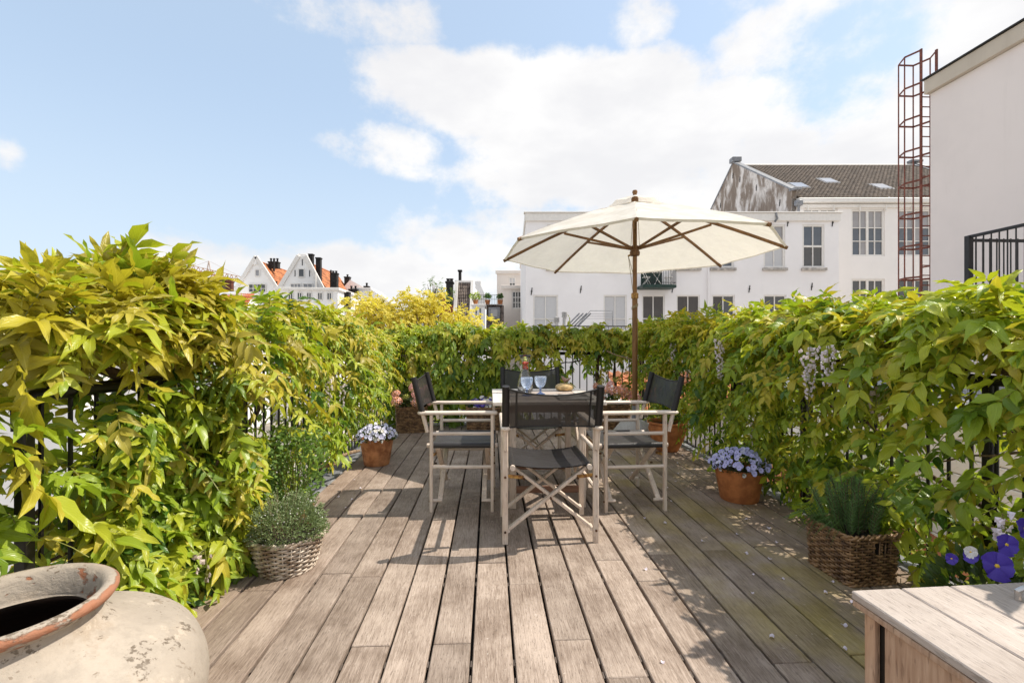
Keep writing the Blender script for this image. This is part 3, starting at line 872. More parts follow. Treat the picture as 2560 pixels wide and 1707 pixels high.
L_ = thing('caged_ladder', 'rust red caged ladder fixed to the far end of the blank wall', 'ladder', (R0.x, R0.y, 0))
lx0, lx1, ly = 0.02, 0.42, 0.26
zb, zt = -2.0, pz(125, 11.3)
for x in (lx0, lx1):
    q = MB(); q.box((x, ly, (zb + zt) / 2), (.035, .055, zt - zb), .003); obj('stringer', q, M['rust_red'], L_)
rg = MB(); rg.tube([(lx0, ly, 0), (lx1, ly, 0)], .014, 6); me = rg.mesh('rung', M['rust_red'])
z = zb + .1
while z < zt - 0.95:
    link('rung', me, L_, (0, 0, z)); z += .245
hoop = [(lx0, ly), (lx0 - .14, ly + .30), (lx0 + .00, ly + .62), (lx1 + .00, ly + .62), (lx1 + .14, ly + .30), (lx1, ly)]
hb = MB()
for (a, c), (e, f) in zip(hoop[:-1], hoop[1:]):
    hb.bar((a, c, 0), (e, f, 0), .012, .045)
me = hb.mesh('cage_hoop', M['rust_red'])
z = zt - .03
while z > -0.5:
    link('cage_hoop', me, L_, (0, 0, z)); z -= .80
for a, c in hoop[1:-1]:
    q = MB(); q.box((a, c, (zt - .03 + .2) / 2), (.012, .03, zt - .2), 0); obj('cage_bar', q, M['rust_red'], L_)
for z in (zt - 1.1, zt - 3.2, zt - 5.4):
    q = MB(); q.box((lx0 + .02, ly / 2, z), (.03, ly, .03)); q.box((lx1 - .02, ly / 2, z), (.03, ly, .03)); obj('wall_bracket', q, M['rust_red'], L_)

BD = 8.0
bp = cw(px(2422, BD), BD); zt_ = pz(592, BD)
K = thing('iron_balcony', 'black iron balcony railing standing against the blank pinkish wall', 'balcony', (bp.x, bp.y, 0))
q = MB(); q.box((1.0, -1.5, zt_ - 1.22), (2.2, 3.2, .16), .01); obj('balcony_slab', q, M['wall_grey'], K)
q = MB(); q.bar((0, 0, zt_), (0, -3.0, zt_), .05, .05, .005); obj('handrail', q, M['iron'], K)
q = MB(); q.bar((0.03, 0, zt_ - .06), (R0.x - bp.x, 0.0, zt_ - .06), .05, .05, .005); obj('handrail', q, M['iron'], K)
q = MB(); q.box((0, 0, zt_ - .58), (.09, .09, 1.2), .008); obj('post', q, M['iron'], K)
bb = MB(); bb.tube([(0, 0, zt_ - 1.14), (0, 0, zt_ - .02)], .011, 5); me = bb.mesh('baluster', M['iron'])
for k in range(1, 24):
    link('baluster', me, K, (0, -k * .12, 0))
for k in range(1, int((R0.x - bp.x) / .13) + 1):
    link('baluster', me, K, (k * .13, 0, 0))

# --- small cream building, two tiers
DC = 45.0; XC0 = px(1258, DC)
Cb = thing('cream_building', 'narrow cream building of two tiers beside the long white building', 'building', cw(XC0, DC, -9.0), ROT)
w1 = (px(1280, DC) - XC0, pz(771, DC) + 9, px(1304, DC) - XC0, pz(727, DC) + 9); w2 = (px(1269, DC) - XC0, pz(712, DC) + 9, px(1285, DC) - XC0, pz(684, DC) + 9)
z1 = pz(713, DC) + 9; z2 = pz(676, DC + 4) + 9
b = MB(); facade(b, 0, 8, 0, z1, [w1]); b.quad((0, 0, 0), (0, 0, z1), (0, 12, z1), (0, 12, 0)); b.quad((0, 0, z1), (8, 0, z1), (8, 12, z1), (0, 12, z1)); b.quad((0, .16, 0), (8, .16, 0), (8, .16, z1), (0, .16, z1))
facade(b, -.75, 8, 0, z2, [(w2[0] + .1, w2[1], w2[2] + .2, w2[3] + .25)], 4.0); b.quad((-.75, 4, 0), (-.75, 4, z2), (-.75, 16, z2), (-.75, 16, 0)); b.quad((-.75, 4, z2), (8, 4, z2), (8, 16, z2), (-.75, 16, z2)); b.quad((-.75, 4.16, 0), (8, 4.16, 0), (8, 4.16, z2), (-.75, 4.16, z2))
obj('wall', b, M['wall_cream'], Cb)
b = MB(); b.box((3.9, -.05, z1 - .18), (8.3, .25, .36), .03); b.box((3.6, 3.95, z2 - .18), (9.0, .25, .36), .03); obj('cornice', b, M['wall_cream'], Cb)
window(Cb, w1, 3, [.33, .33, .34], 'pane', 0, .10, .06); window(Cb, (w2[0] + .1, w2[1], w2[2] + .2, w2[3] + .25), 2, [.28, .27, .45], lambda i_, k_: 'blind' if k_ == 2 else 'pane', 4.0, .10, .06)


def chimney(par, c, size, pots=2, mat='brick_black', potmat='brick_black', ph=.7):
    q = MB(); q.box((c[0], c[1], c[2] + size[2] / 2), size, .03); q.box((c[0], c[1], c[2] + size[2] - .12), (size[0] + .14, size[1] + .14, .2), .03)
    o_ = obj('chimney', q, M[mat], par)
    for k in range(pots):
        e = MB(); x = c[0] + size[0] * ((k + .5) / pots - .5)
        e.lathe([(.16, 0), (.12, ph * .6), (.19, ph * .62), (.17, ph), (.02, ph)], 10, (x, c[1], c[2] + size[2]))
        obj('chimney_pot', e, M[potmat], o_, smooth=True)
    return o_


def gable_house(label, D, pl, pr, papex, yapex, ybase, deep, roof, wins, flat=0.0, cope=True, wallm='wall_far'):
    """front gable seen square on: pl, pr where the roof meets ybase, papex/yapex its point"""
    X0 = px(papex, D); P = cw(X0, D, -9.0)
    t = thing('gable_house', label, 'house', P, 0.0, 'white gabled houses on the skyline')
    xl, xr = px(pl, D) - X0, px(pr, D) - X0; za, zb = pz(yapex, D) + 9, pz(ybase, D) + 9
    fl = flat / 2
    b = MB()
    hs = [(px(a, D) - X0, pz(q2, D) + 9, px(c, D) - X0, pz(p2, D) + 9) for a, p2, c, q2, *_ in wins]
    b.add([(xl, 0, 0), (xr, 0, 0), (xr, 0, zb), (fl, 0, za), (-fl, 0, za), (xl, 0, zb)], [(0, 1, 2, 3, 4, 5)])
    b.quad((xl, 0, 0), (xl, 0, zb), (xl, deep, zb), (xl, deep, 0)); b.quad((xr, 0, 0), (xr, deep, 0), (xr, deep, zb), (xr, 0, zb))
    if flat:
        b.box((0, .2, za + .15), (flat + .3, .5, .5), .03)
    obj('wall', b, M[wallm], t)
    if cope:
        q2 = MB(); q2.bar((xl - .25, -.1, zb - .15), (0 - fl, -.1, za + .12), .55, .32, .03, (0, -1, 0)); q2.bar((xr + .25, -.1, zb - .15), (fl, -.1, za + .10), .55, .32, .03, (0, -1, 0)); obj('verge_board', q2, M['trim'], t)
    zz = za - .55
    q2 = MB(); tiles(q2, (xr + .1, .3, zb), (0, deep, 0), (-xr - .1, 0, zz - zb), int(deep / .55), int(math.hypot(xr, zz - zb) / .55), .05, .05); q2.quad((xl, 0.3, zb), (0, 0.3, zz), (0, deep, zz), (xl, deep, zb))
    q2.tube([(0, .3, zz + .05), (0, deep, zz + .05)], .14, 6)
    obj('roof', q2, M[roof], t)['kind'] = 'stuff'
    for h, w in zip(hs, wins):
        window(t, h, w[4], w[5], w[6], -.14, .12, .08, None, None, .06)
    return t, xl, xr, zb, za


D1 = 70.0
h1, xl, xr, zb, za = gable_house('white gable with pointed top and orange tiled roof, seen beside the crane', D1, 592, 694, 641, 643, 727, 16, 'tile_orange',
                                 [(638, 673, 650, 691, 1, [1.0], 'pane_grey'), (622, 709, 665, 731, 4, [.45, .55], 'pane')])
q = MB(); q.box((-.12, -.12, (zb + za) / 2 + 1.9), (.5, .2, .9), .02); obj('gable_vent', q, M['wall_far'], h1)
chimney(h1, (1.2, 3.2, za - 1.2), (1.5, .9, 1.1), 3, ph=.55)
q = MB(); q.tube([(1.9, 1.6, zb + 3.3), (1.9, 1.6, zb + 5.2)], .16, 8); q.tube([(2.6, .9, zb - .2), (2.6, .9, zb + 1.6)], .16, 8); obj('flue', q, M['brick_black'], h1)
D2 = 64.0
h2, xl, xr, zb, za = gable_house('white gable with blunt top between two tall black chimneys', D2, 702, 804, 756, 641, 722, 15, 'tile_orange',
                                 [(746, 671, 762, 693, 1, [1.0], 'pane'), (727, 708, 754, 722, 3, [1.0], 'pane_grey'), (758, 708, 782, 722, 2, [1.0], 'pane_grey')], flat=.9)
chimney(h2, (.75, 1.2, za - 2.6), (.62, .62, 3.2), 0); chimney(h2, (1.6, 1.8, za - 4.0), (.66, .66, 4.2), 0)
chimney(h2, (-1.72, .9, za - 3.4), (.72, .7, 1.9), 1, ph=.25); chimney(h2, (-1.05, 1.6, za - 2.3), (.70, .7, 1.6), 2, ph=.3)
chimney(h2, (4.0, 1.4, zb + .0), (.85, .85, 2.5), 2, ph=.3)
q = MB(); q.tube([(1.95, -.3, zb - 1), (1.95, -.3, za - 2.2)], .10, 6); obj('drainpipe', q, M['trim'], h2)
q = MB(); q.tube([(3.25, 2, zb), (3.25, 2, zb + 3.0)], .14, 6); obj('flue', q, M['brick_black'], h2)
an2 = MB(); an2.box((0, 0, 0), (.10, .05, .9), .01); me = an2.mesh('wall_anchor', M['iron'])
for x, z in ((0, za - .8), (-1.0, zb + 2.2), (1.0, zb + 2.2)):
    link('wall_anchor', me, h2, (x, -.05, z))
# flat roofed white house in front of them
DF = 58.0; XF = px(695, DF)
F_ = thing('flat_house', 'low white flat roofed house in front of the blunt gable', 'house', cw(XF, DF, -9.0), 0.0, 'white gabled houses on the skyline')
zf = pz(718, DF) + 9; wf = px(842, DF) - XF
b = MB(); b.box((wf / 2, 5, zf / 2), (wf, 10, zf)); obj('wall', b, M['wall_far'], F_)
b = MB(); b.box((wf / 2, 5, zf - .18), (wf + .5, 10.5, .36), .04); obj('cornice', b, M['trim'], F_)
for p_ in (720, 742, 765, 792, 815):
    window(F_, (px(p_, DF) - XF, zf - 1.6, px(p_ + 13, DF) - XF, zf - .6), 2, [1.0], 'pane', -.14, .1, .08, None, None, .06)
chimney(F_, (wf + .2, 3.0, zf - 2.6), (.8, .8, 2.4), 0)
# white houses further along
D3 = 78.0
h3, xl, xr, zb, za = gable_house('small white gable with a black chimney beyond the tiled roofs, towards the yellow tree', D3, 858, 912, 875, 699, 719, 14, 'wall_far', [], cope=False)
chimney(h3, (-.6, .6, za - 1.2), (.9, .8, 1.8), 1, ph=.4)
XW = px(880, 72); W3 = thing('white_block', 'plain white block with dark chimney pots below the small white gable', 'house', cw(XW, 72, -9.0), 0.0, 'white gabled houses on the skyline')
zw = pz(720, 72) + 9; ww = px(925, 72) - XW
b = MB(); b.box((ww / 2, 4, zw / 2), (ww, 8, zw)); b.add([(ww, 0, zw), (ww + 3.2, 0, zw - 2.2), (ww + 3.2, 8, zw - 2.2), (ww, 8, zw), (ww, 0, 0), (ww + 3.2, 0, 0)], [(0, 1, 2, 3), (0, 4, 5, 1)]); obj('wall', b, M['wall_far'], W3)
b = MB(); b.box((ww / 2, 4, zw - .1), (ww + .3, 8.3, .4), .04); obj('cornice', b, M['trim'], W3)
chimney(W3, (.4, -.6, zw - .9), (1.3, .7, .7), 2, ph=.5); chimney(W3, (2.2, .4, zw), (.8, .6, .4), 1, ph=.5)

# left of the gables: mansard with curved stone gable, chimney stacks
DM = 62.0; XM = px(470, DM)
Mn = thing('mansard_house', 'grey slated roof with a curved brown stone gable and red chimney stacks, under the crane', 'house', cw(XM, DM, -9.0), 0.0, 'white gabled houses on the skyline')


def mx_(p): return px(p, DM) - XM
def mz_(p): return pz(p, DM) + 9


b = MB(); tiles(b, (mx_(440), 0, mz_(735)), (mx_(500) - mx_(440), 0, 0), (.0, 3, mz_(707) - mz_(735)), 8, 4, .03, .08); tiles(b, (mx_(515), 0, mz_(728)), (mx_(556) - mx_(515), 0, 0), (.0, 3, mz_(709) - mz_(728)), 8, 3, .03, .08); obj('roof', b, M['tile_grey'], Mn)['kind'] = 'stuff'
b = MB(); b.box((mx_(490), 5, mz_(740) / 2), (9, 9.9, mz_(740))); b.add([(mx_(503), -.5, mz_(740)), (mx_(528), -.5, mz_(740)), (mx_(520), -.5, mz_(714)), (mx_(511), -.5, mz_(714))], [(0, 1, 2, 3)]); obj('wall', b, M['wall_far'], Mn)
b = MB(); cx_ = mx_(550); r_ = mx_(568) - cx_
pts = [(cx_ - r_, 0, mz_(728))] + [(cx_ + r_ * math.cos(math.pi * (1 - k / 12)), 0, mz_(712) + r_ * .85 * math.sin(math.pi * k / 12)) for k in range(13)] + [(cx_ + r_, 0, mz_(728))]
b.add(pts, [tuple(range(len(pts)))]); obj('curved_gable', b, M['stone_brown'], Mn)
b = MB(); b.tube([(x, -.1, z) for x, _, z in pts], .2, 6); obj('gable_moulding', b, M['brick_black'], Mn)
for p_ in (506, 575):
    chimney(Mn, (mx_(p_), -.3, mz_(728)), (.75, .6, mz_(702) - mz_(728)), 3, 'pot_red', 'pot_red', .4)
DO = 50.0; XO = px(525, DO)
O_ = thing('red_roof_house', 'low red tiled roof showing just above the golden wisteria', 'house', cw(XO, DO, -9.0), 0.0, 'white gabled houses on the skyline')
za_ = pz(727, DO) + 9; b = MB(); tiles(b, (0, 0, za_ - 2.6), (px(600, DO) - XO, 0, 0), (0, 3, 2.6), 14, 6, .04, .06); obj('roof', b, M['tile_red'], O_)['kind'] = 'stuff'
b = MB(); b.bar((-.1, 3, za_), (px(605, DO) - XO, 3, za_ - .45), .5, .3, .03); b.box((1.6, 4.5, (za_ - 2.6) / 2), (3.2, 8.6, za_ - 2.6)); obj('wall', b, M['wall_far'], O_)

# crane
DK = 150.0; XK = px(522, DK); Kr = thing('tower_crane', 'orange tower crane far off on the skyline', 'crane', cw(XK, DK, -9.0), 0.0)
def kz(p): return pz(p, DK) + 9
b = MB()
for s in (-1, 1):
    b.tube([(s * .9, 0, 0), (s * .9, 0, kz(690))], .22, 4); b.tube([(s * .9, 0, kz(690)), (0, 0, kz(652))], .18, 4)
for k in range(14):
    z = k * (kz(690)) / 14; b.tube([(-.9 + 1.8 * (k % 2), 0, z), (.9 - 1.8 * (k % 2), 0, z + kz(690) / 14)], .12, 4)
obj('mast', b, M['crane_pale'], Kr)
b = MB(); b.tube([(0, 0, kz(652)), (px(604, DK) - XK, 0, kz(693))], .06, 4); b.tube([(0, 0, kz(652)), (px(470, DK) - XK, 0, kz(672))], .05, 4); obj('tie_rope', b, M['crane_pale'], Kr)
j0, j1 = Vector((px(468, DK) - XK, 0, kz(672))), Vector((px(606, DK) - XK, 0, kz(704)))
b = MB(); b.bar(j0, j1, .5, .5)
up = Vector((0, 0, 1.5))
b.tube([j0 + up, j1 + up], .12, 4)
for k in range(24):
    a, c = j0.lerp(j1, k / 24), j0.lerp(j1, (k + 1) / 24); b.tube([a + (up if k % 2 else Vector()), c + (Vector() if k % 2 else up)], .10, 4)
obj('jib', b, M['crane'], Kr)
b = MB(); b.box(j0 + Vector((.5, 0, -.6)), (2, 1, 1.8), .1); obj('counterweight', b, M['stone'], Kr)

# far roofs between the yellow tree and the cream building
DT = 40.0; XT = px(1135, DT)
T_ = thing('tiled_house', 'steep grey pantile roof with white edges and a black chimney, left of the roof balcony', 'house', cw(XT, DT, -9.0), ROT)
tz = pz(704, DT + 2) + 9; tw = px(1176, DT) - XT
b = MB(); tiles(b, (.05, 0, tz - 4.6), (tw - .1, 0, 0), (0, 2, 4.6), 8, 15, .045, .05); obj('roof', b, M['tile_grey'], T_)['kind'] = 'stuff'
b = MB(); b.bar((0, -.05, tz - 4.6), (0, 1.95, tz + .1), .32, .2, .02); b.bar((tw, -.05, tz - 4.6), (tw, 1.95, tz + .1), .28, .2, .02); b.box((tw / 2, 2, tz), (tw, .3, .2), .02); obj('verge', b, M['trim'], T_)
b = MB(); b.box((tw / 2, 5.2, (tz - .2) / 2), (tw, 6, tz - .2)); b.box((tw / 2, 1.8, (tz - 4.7) / 2), (tw, 3, tz - 4.7)); obj('wall', b, M['wall_far'], T_)
chimney(T_, (-.45, .6, tz - 2.2), (.58, .7, 2.05), 2, ph=.25); q = MB(); q.tube([(.3, 2, tz - .2), (.3, 2, tz + 1.0)], .14, 8); q.box((.3, 2, tz + 1.0), (.4, .4, .18), .03); obj('flue', q, M['brick_black'], T_)
DR = 43.0; XR = px(1098, DR)
Rr = thing('orange_house', 'orange tiled roof half hidden behind the yellow tree', 'house', cw(XR, DR, -9.0), ROT, 'white gabled houses on the skyline')
b = MB(); zr = pz(740, DR) + 9; tiles(b, (0, 0, zr - 2.4), (1.7, 0, 0), (0, 1.6, 2.4), 7, 6, .04, .05); obj('roof', b, M['tile_red'], Rr)['kind'] = 'stuff'
b = MB(); b.box((.85, 2.2, (zr - 2.4) / 2), (1.7, 4.0, zr - 2.4)); b.box((.95, -.08, zr - 2.3), (.9, .3, .7), .03); obj('wall', b, M['wall_far'], Rr)
DV = 60.0; gable_house('little white gable above the roof balcony with plants', DV, 1182, 1213, 1195, 709, 737, 8, 'wall_far', [(1189, 732, 1201, 740, 1, [1.0], 'pane')], flat=.5, cope=False)
DE = 38.0; XE = px(1180, DE)
E_ = thing('terrace_house', 'white house front with narrow windows carrying a roof balcony with flower pots', 'house', cw(XE, DE, -9.0), ROT)
ez = pz(760, DE) + 9; e1, e2 = px(1212, DE) - XE, px(1256, DE) - XE
hw = [(px(1187, DE) - XE, ez - 1.0 - .35, px(1194, DE) - XE, ez - .28), (px(1197, DE) - XE, ez - 1.0 - .35, px(1204, DE) - XE, ez - .28)]
b = MB(); facade(b, 0, e1, 0, ez, hw); b.quad((0, .16, 0), (e1, .16, 0), (e1, .16, ez), (0, .16, ez)); b.quad((0, 0, ez), (e2, 0, ez), (e2, 6, ez), (0, 6, ez)); b.quad((0, 0, 0), (0, 0, ez), (0, 6, ez), (0, 6, 0)); obj('wall', b, M['wall_far'], E_)
b = MB(); b.box((e1 / 2, -.05, ez - .08), (e1 + .2, .2, .16), .02); obj('cornice', b, M['trim'], E_)
for h in hw:
    window(E_, h, 1, [.5, .5], 'pane_sky', 0, .06, .04)
b = MB(); tiles(b, (e1 + .1, .0, ez - 2.6), (e2 - e1, 0, 0), (0, 1.0, 2.55), 6, 8, .04, .05); obj('roof', b, M['tile_grey'], E_)['kind'] = 'stuff'
b = MB(); b.box((e1 + .8, -.1, ez - .75), (.95, .5, .95), .05, None, 0); b.box((e1 + .8, -.37, ez - .75), (.55, .04, .6), .01, None, 1); obj('dormer', b, [M['zinc'], M['pane_grey']], E_)
b = MB()
for k in range(20):
    b.tube([(e2 * k / 19, .1, ez), (e2 * k / 19, .1, ez + .80)], .016, 4)
for z in (.42, .80):
    b.tube([(0, .1, ez + z), (e2, .1, ez + z)], .02, 4)
obj('balcony_railing', b, M['iron'], E_)


def leafball(name, c, rad, n, size, mat, par=None, squash=.8, seed=1):
    r = np.random.default_rng(seed); v = r.normal(size=(n, 3)); v /= np.linalg.norm(v, axis=1)[:, None]
    v *= (r.random(n) ** .45)[:, None] * np.array([rad, rad, rad * squash]); q = MB()
    for p_ in v:
        a = Vector(r.normal(size=3)).normalized() * size * r.uniform(.6, 1.2); d_ = a.orthogonal().normalized() * size * .42; c_ = Vector(p_) + Vector(c)
        q.add([c_, c_ + a * .5 + d_, c_ + a, c_ + a * .5 - d_], [(0, 1, 2, 3)])
    return obj(name, q, mat, par, kind='stuff')


for (p_, rad, lab) in ((1187, .55, 'bushy yellow green plant in a clay pot on the roof balcony'), (1218, .32, 'dark little shrub in a pot in the middle of the roof balcony'), (1250, .25, 'small clay pot plant at the far corner of the roof balcony')):
    t = thing('balcony_plant', lab, 'plant', cw(px(p_, DE), DE + .7, ez - 9.0), 0, 'pot plants on the roof balcony')
    q = MB(); q.lathe([(.16, 0), (.24, .42), (.20, .42), (.18, .36), (.0, .36)], 12); obj('pot', q, M['terra'], t, smooth=True)
    leafball('foliage', (0, 0, .75), rad, 170, .17, LEAF[2] if rad > .5 else LEAF[4], t, .7, p_)
# house beyond the urn-side railing, below eye level
DL = 21.0; XL = px(-260, DL)
Lh = thing('courtyard_house', 'white house with brown slatted balcony and grey extension, glimpsed under the near wisteria', 'house', cw(XL, DL, -9.0), ROT)


def lx_(p): return px(p, DL) - XL
def lz_(p): return pz(p, DL) + 9


wl = lx_(420)
hs = [(lx_(76), lz_(912), lx_(94), lz_(874)), (lx_(26), lz_(844), lx_(35), lz_(828)), (lx_(250), lz_(850), lx_(280), lz_(826)), (lx_(-120), lz_(912), lx_(-90), lz_(870)), (lx_(330), lz_(900), lx_(360), lz_(860))]
b = MB(); facade(b, 0, wl, 0, lz_(836), hs); b.quad((0, .16, 0), (wl, .16, 0), (wl, .16, lz_(836)), (0, .16, lz_(836))); b.quad((0, 0, lz_(836)), (wl, 0, lz_(836)), (wl, 8, lz_(836)), (0, 8, lz_(836)))
obj('wall', b, M['wall_far'], Lh)
for h in hs:
    window(Lh, h, 2, [.5, .5], 'pane', 0, .06, .04, None, None, .06)
b = MB(); b.box((wl / 2, -.1, lz_(836) - .18), (wl + .2, .3, .38), .03); b.box((lx_(65), -.1, lz_(850)), (2.6, .3, .25), .03); obj('cornice', b, M['trim'], Lh)
b = MB(); b.box((lx_(62), -.06, lz_(893)), (.32, .05, .75), .01); obj('shutter', b, M['brown_wood'], Lh)
b = MB()
for k in range(46):
    b.box((lx_(-40) + k * .062 * 1.0, -1.2, lz_(927)), (.036, .03, .60))
b.box((lx_(-40) + 1.4, -1.2, lz_(911)), (2.9, .06, .05)); b.box((lx_(-40) + 1.4, -.6, lz_(944)), (2.9, 1.25, .10)); b.box((lx_(-40) + 2.83, -.6, lz_(927)), (.05, 1.2, .6))
obj('slatted_balcony', b, M['brown_wood'], Lh)
b = MB(); xe0, xe1 = lx_(104), lx_(300); b.box(((xe0 + xe1) / 2, -1.0, lz_(866) / 2), (xe1 - xe0, 2.0, lz_(866))); b.box(((xe0 + xe1) / 2, -1.0, lz_(862)), (xe1 - xe0 + .15, 2.15, .06), .01, None, 1); obj('extension', b, [M['wall_far'], M['zinc']], Lh)
window(Lh, (lx_(140), lz_(990), lx_(190), lz_(912)), 2, [.45, .55], 'pane_sky', -2.14, .08, .05, None, None, .08)
window(Lh, (lx_(210), lz_(990), lx_(270), lz_(912)), 2, [.45, .55], 'pane_sky', -2.14, .08, .05, None, None, .08)

# low neighbours beyond the other railings
nb = MB(); nb.box((2.2, 4.5, 4.7), (4.4, 9.0, 9.4))
N_ = thing('white_outbuilding', 'low white boarded building just beyond the railing behind the rosemary basket', 'building', (4.4, -1.0, -9.0)); obj('wall', nb, M['wall_white'], N_)
bd = MB()
for k in range(14):
    bd.box((-.012, 4.5, 9.28 - k * .16), (.03, 9.02, .15), .006)
obj('siding', bd, M['wall_white'], N_); bd = MB(); bd.box((2.2, 4.5, 9.43), (4.6, 9.2, .06), .01); obj('roof_edging', bd, M['zinc'], N_)
O2 = thing('orange_outbuilding', 'low outbuilding with orange pantile roof below the far railing', 'building', (2.62, 8.6, -9.35))
b = MB(); tiles(b, (0, 0, 9.15), (3.4, 0, 0), (0, 1.6, .62), 15, 6, .03, .03); obj('roof', b, M['tile_orange'], O2)['kind'] = 'stuff'
b = MB(); b.box((1.7, 1.6, 4.5), (3.3, 3.0, 9.0)); obj('wall', b, M['wall_cream'], O2)
O3 = thing('orange_shed', 'small orange tiled shed roof low behind the lilac viola pot', 'building', (2.75, 3.3, -9.0))
b = MB(); tiles(b, (0, 0, 8.25), (1.2, 0, 0), (0, 1.8, .45), 6, 6, .03, .03); obj('roof', b, M['tile_orange'], O3)['kind'] = 'stuff'
b = MB(); b.box((.6, 1.0, 4.0), (1.15, 1.9, 8.1)); obj('wall', b, M['wall_cream'], O3)
# flat roof in front of the long white building with its railing, stair and lantern vents
t0 = cw(px(1345, 16), 16, 0)
V_ = thing('roof_landing', 'flat white roof with thin black railing and grey metal stair before the long white building', 'building', (t0.x, t0.y, -9.0), ROT)
zt_ = pz(815, 16) + 9
b = MB(); b.box((3.2, 2.5, zt_ / 2 - .3), (6.4, 5.0, zt_ - .6)); obj('wall', b, M['wall_cool'], V_)
b = MB(); b.tube([(.35, 0, zt_), (3.6, 0, zt_), (6.2, 0, zt_)], .022, 5)
for k in range(40):
    b.tube([(.38 + k * .15, 0, zt_ - .6), (.38 + k * .15, 0, zt_)], .010, 4)
obj('railing', b, M['iron'], V_)
b = MB(); x0, x1 = px(1440, 16) - px(1345, 16), px(1475, 16) - px(1345, 16)
zh = pz(779, 16) + 9; zl = pz(800, 16) + 9 - .2
for k in range(4):
    b.bar((x0 - .25 + k * .14, .8, zl), (x1 - .25 + k * .14, .8, zh), .07, .05, .01)
obj('metal_stair', b, M['zinc'], V_)
b = MB(); x2 = px(1539, 16) - px(1345, 16)
b.tube([(x0 + .1, .5, zl), (x1 + .1, .5, pz(774, 16) + 9), (x2, .5, pz(774, 16) + 9), (x2, .5, zl)], .014, 5)
for q_ in (782, 788, 794):
    b.tube([(x0 + .1 + (q_ < 784) * .3, .5, pz(q_, 16) + 9), (x2, .5, pz(q_, 16) + 9)], .007, 4)
obj('stair_rail', b, M['zinc'], V_)
for p_, zz in ((1396, 790), (1417, 776)):
    b = MB(); x = px(p_, 16) - px(1345, 16); hz = pz(zz, 16) + 9
    b.lathe([(.07, zt_ - .6), (.07, hz - .22), (.09, hz - .2), (.09, hz), (.0, hz + .02)], 10, (x, .7, 0))
    for k in range(4):
        b.lathe([(.07, hz - .19 + .05 * k), (.115, hz - .19 + .05 * k), (.115, hz - .17 + .05 * k), (.07, hz - .17 + .05 * k)], 10, (x, .7, 0))
    obj('vent', b, M['stone'], V_, smooth='auto')

# ================================================================== wisteria
TY = np.array([0.0, 0.10, 0.30, 0.55, 0.80, 1.0]); TW = np.array([0.0, 0.30, 0.50, 0.45, 0.20, 0.0])


def leaf_template(wave, curl, fold, skew):
    vs = [(0, 0, 0)]
    for i in range(1, 5):
        z0 = -curl * TY[i] ** 2
        for s in (-1, 0, 1):
            w = TW[i] * s * (1 + skew * s)
            z = z0 + fold * abs(w) + wave * math.sin(i * 2.3 + s * 1.7) * (abs(s) * .5 + .1)
            vs.append((w, TY[i] * (1 - .02 * abs(s)), z))
    vs.append((skew * .1, 1, -curl * 1.25))
    tr = [(0, 2, 1), (0, 3, 2)]
    for r in range(3):
        a = 1 + 3 * r
        for k in (0, 1):
            tr += [(a + k, a + k + 1, a + k + 4), (a + k, a + k + 4, a + k + 3)]
    tr += [(10, 11, 13), (11, 12, 13)]
    V = np.array(vs); T = np.array(tr)
    UV = np.stack([V[:, 0] + .5, V[:, 1]], 1)
    return V, T, UV


TEMPL = [leaf_template(.07, .14, .14, .0), leaf_template(.11, .30, .24, .12), leaf_template(.09, -.06, .08, -.12), leaf_template(.13, .40, .18, .06)]


def np_mesh(name, V, T, mats, mi=None, uv=None, smooth=True):
    me = bpy.data.meshes.new(name); n, t = len(V), len(T)
    me.vertices.add(n); me.vertices.foreach_set('co', np.ascontiguousarray(V, dtype=np.float32).ravel())
    me.loops.add(3 * t); me.loops.foreach_set('vertex_index', np.ascontiguousarray(T, dtype=np.int32).ravel())
    me.polygons.add(t); me.polygons.foreach_set('loop_start', np.arange(0, 3 * t, 3, dtype=np.int32))
    for m_ in mats:
        me.materials.append(m_)
    if mi is not None:
        me.polygons.foreach_set('material_index', np.ascontiguousarray(mi, dtype=np.int32))
    me.polygons.foreach_set('use_smooth', np.full(t, smooth))
    if uv is not None:
        l = me.uv_layers.new(name='UVMap'); l.data.foreach_set('uv', np.ascontiguousarray(uv[T.ravel()], dtype=np.float32).ravel())
    me.update(calc_edges=True); me.validate()
    return me


LEAFMESH = {(t, c): np_mesh('leaf', TEMPL[t][0], TEMPL[t][1], [LEAF[c]], None, TEMPL[t][2]) for t in range(4) for c in range(6)}


def nrm(a):
    return a / np.maximum(np.linalg.norm(a, axis=-1, keepdims=True), 1e-9)


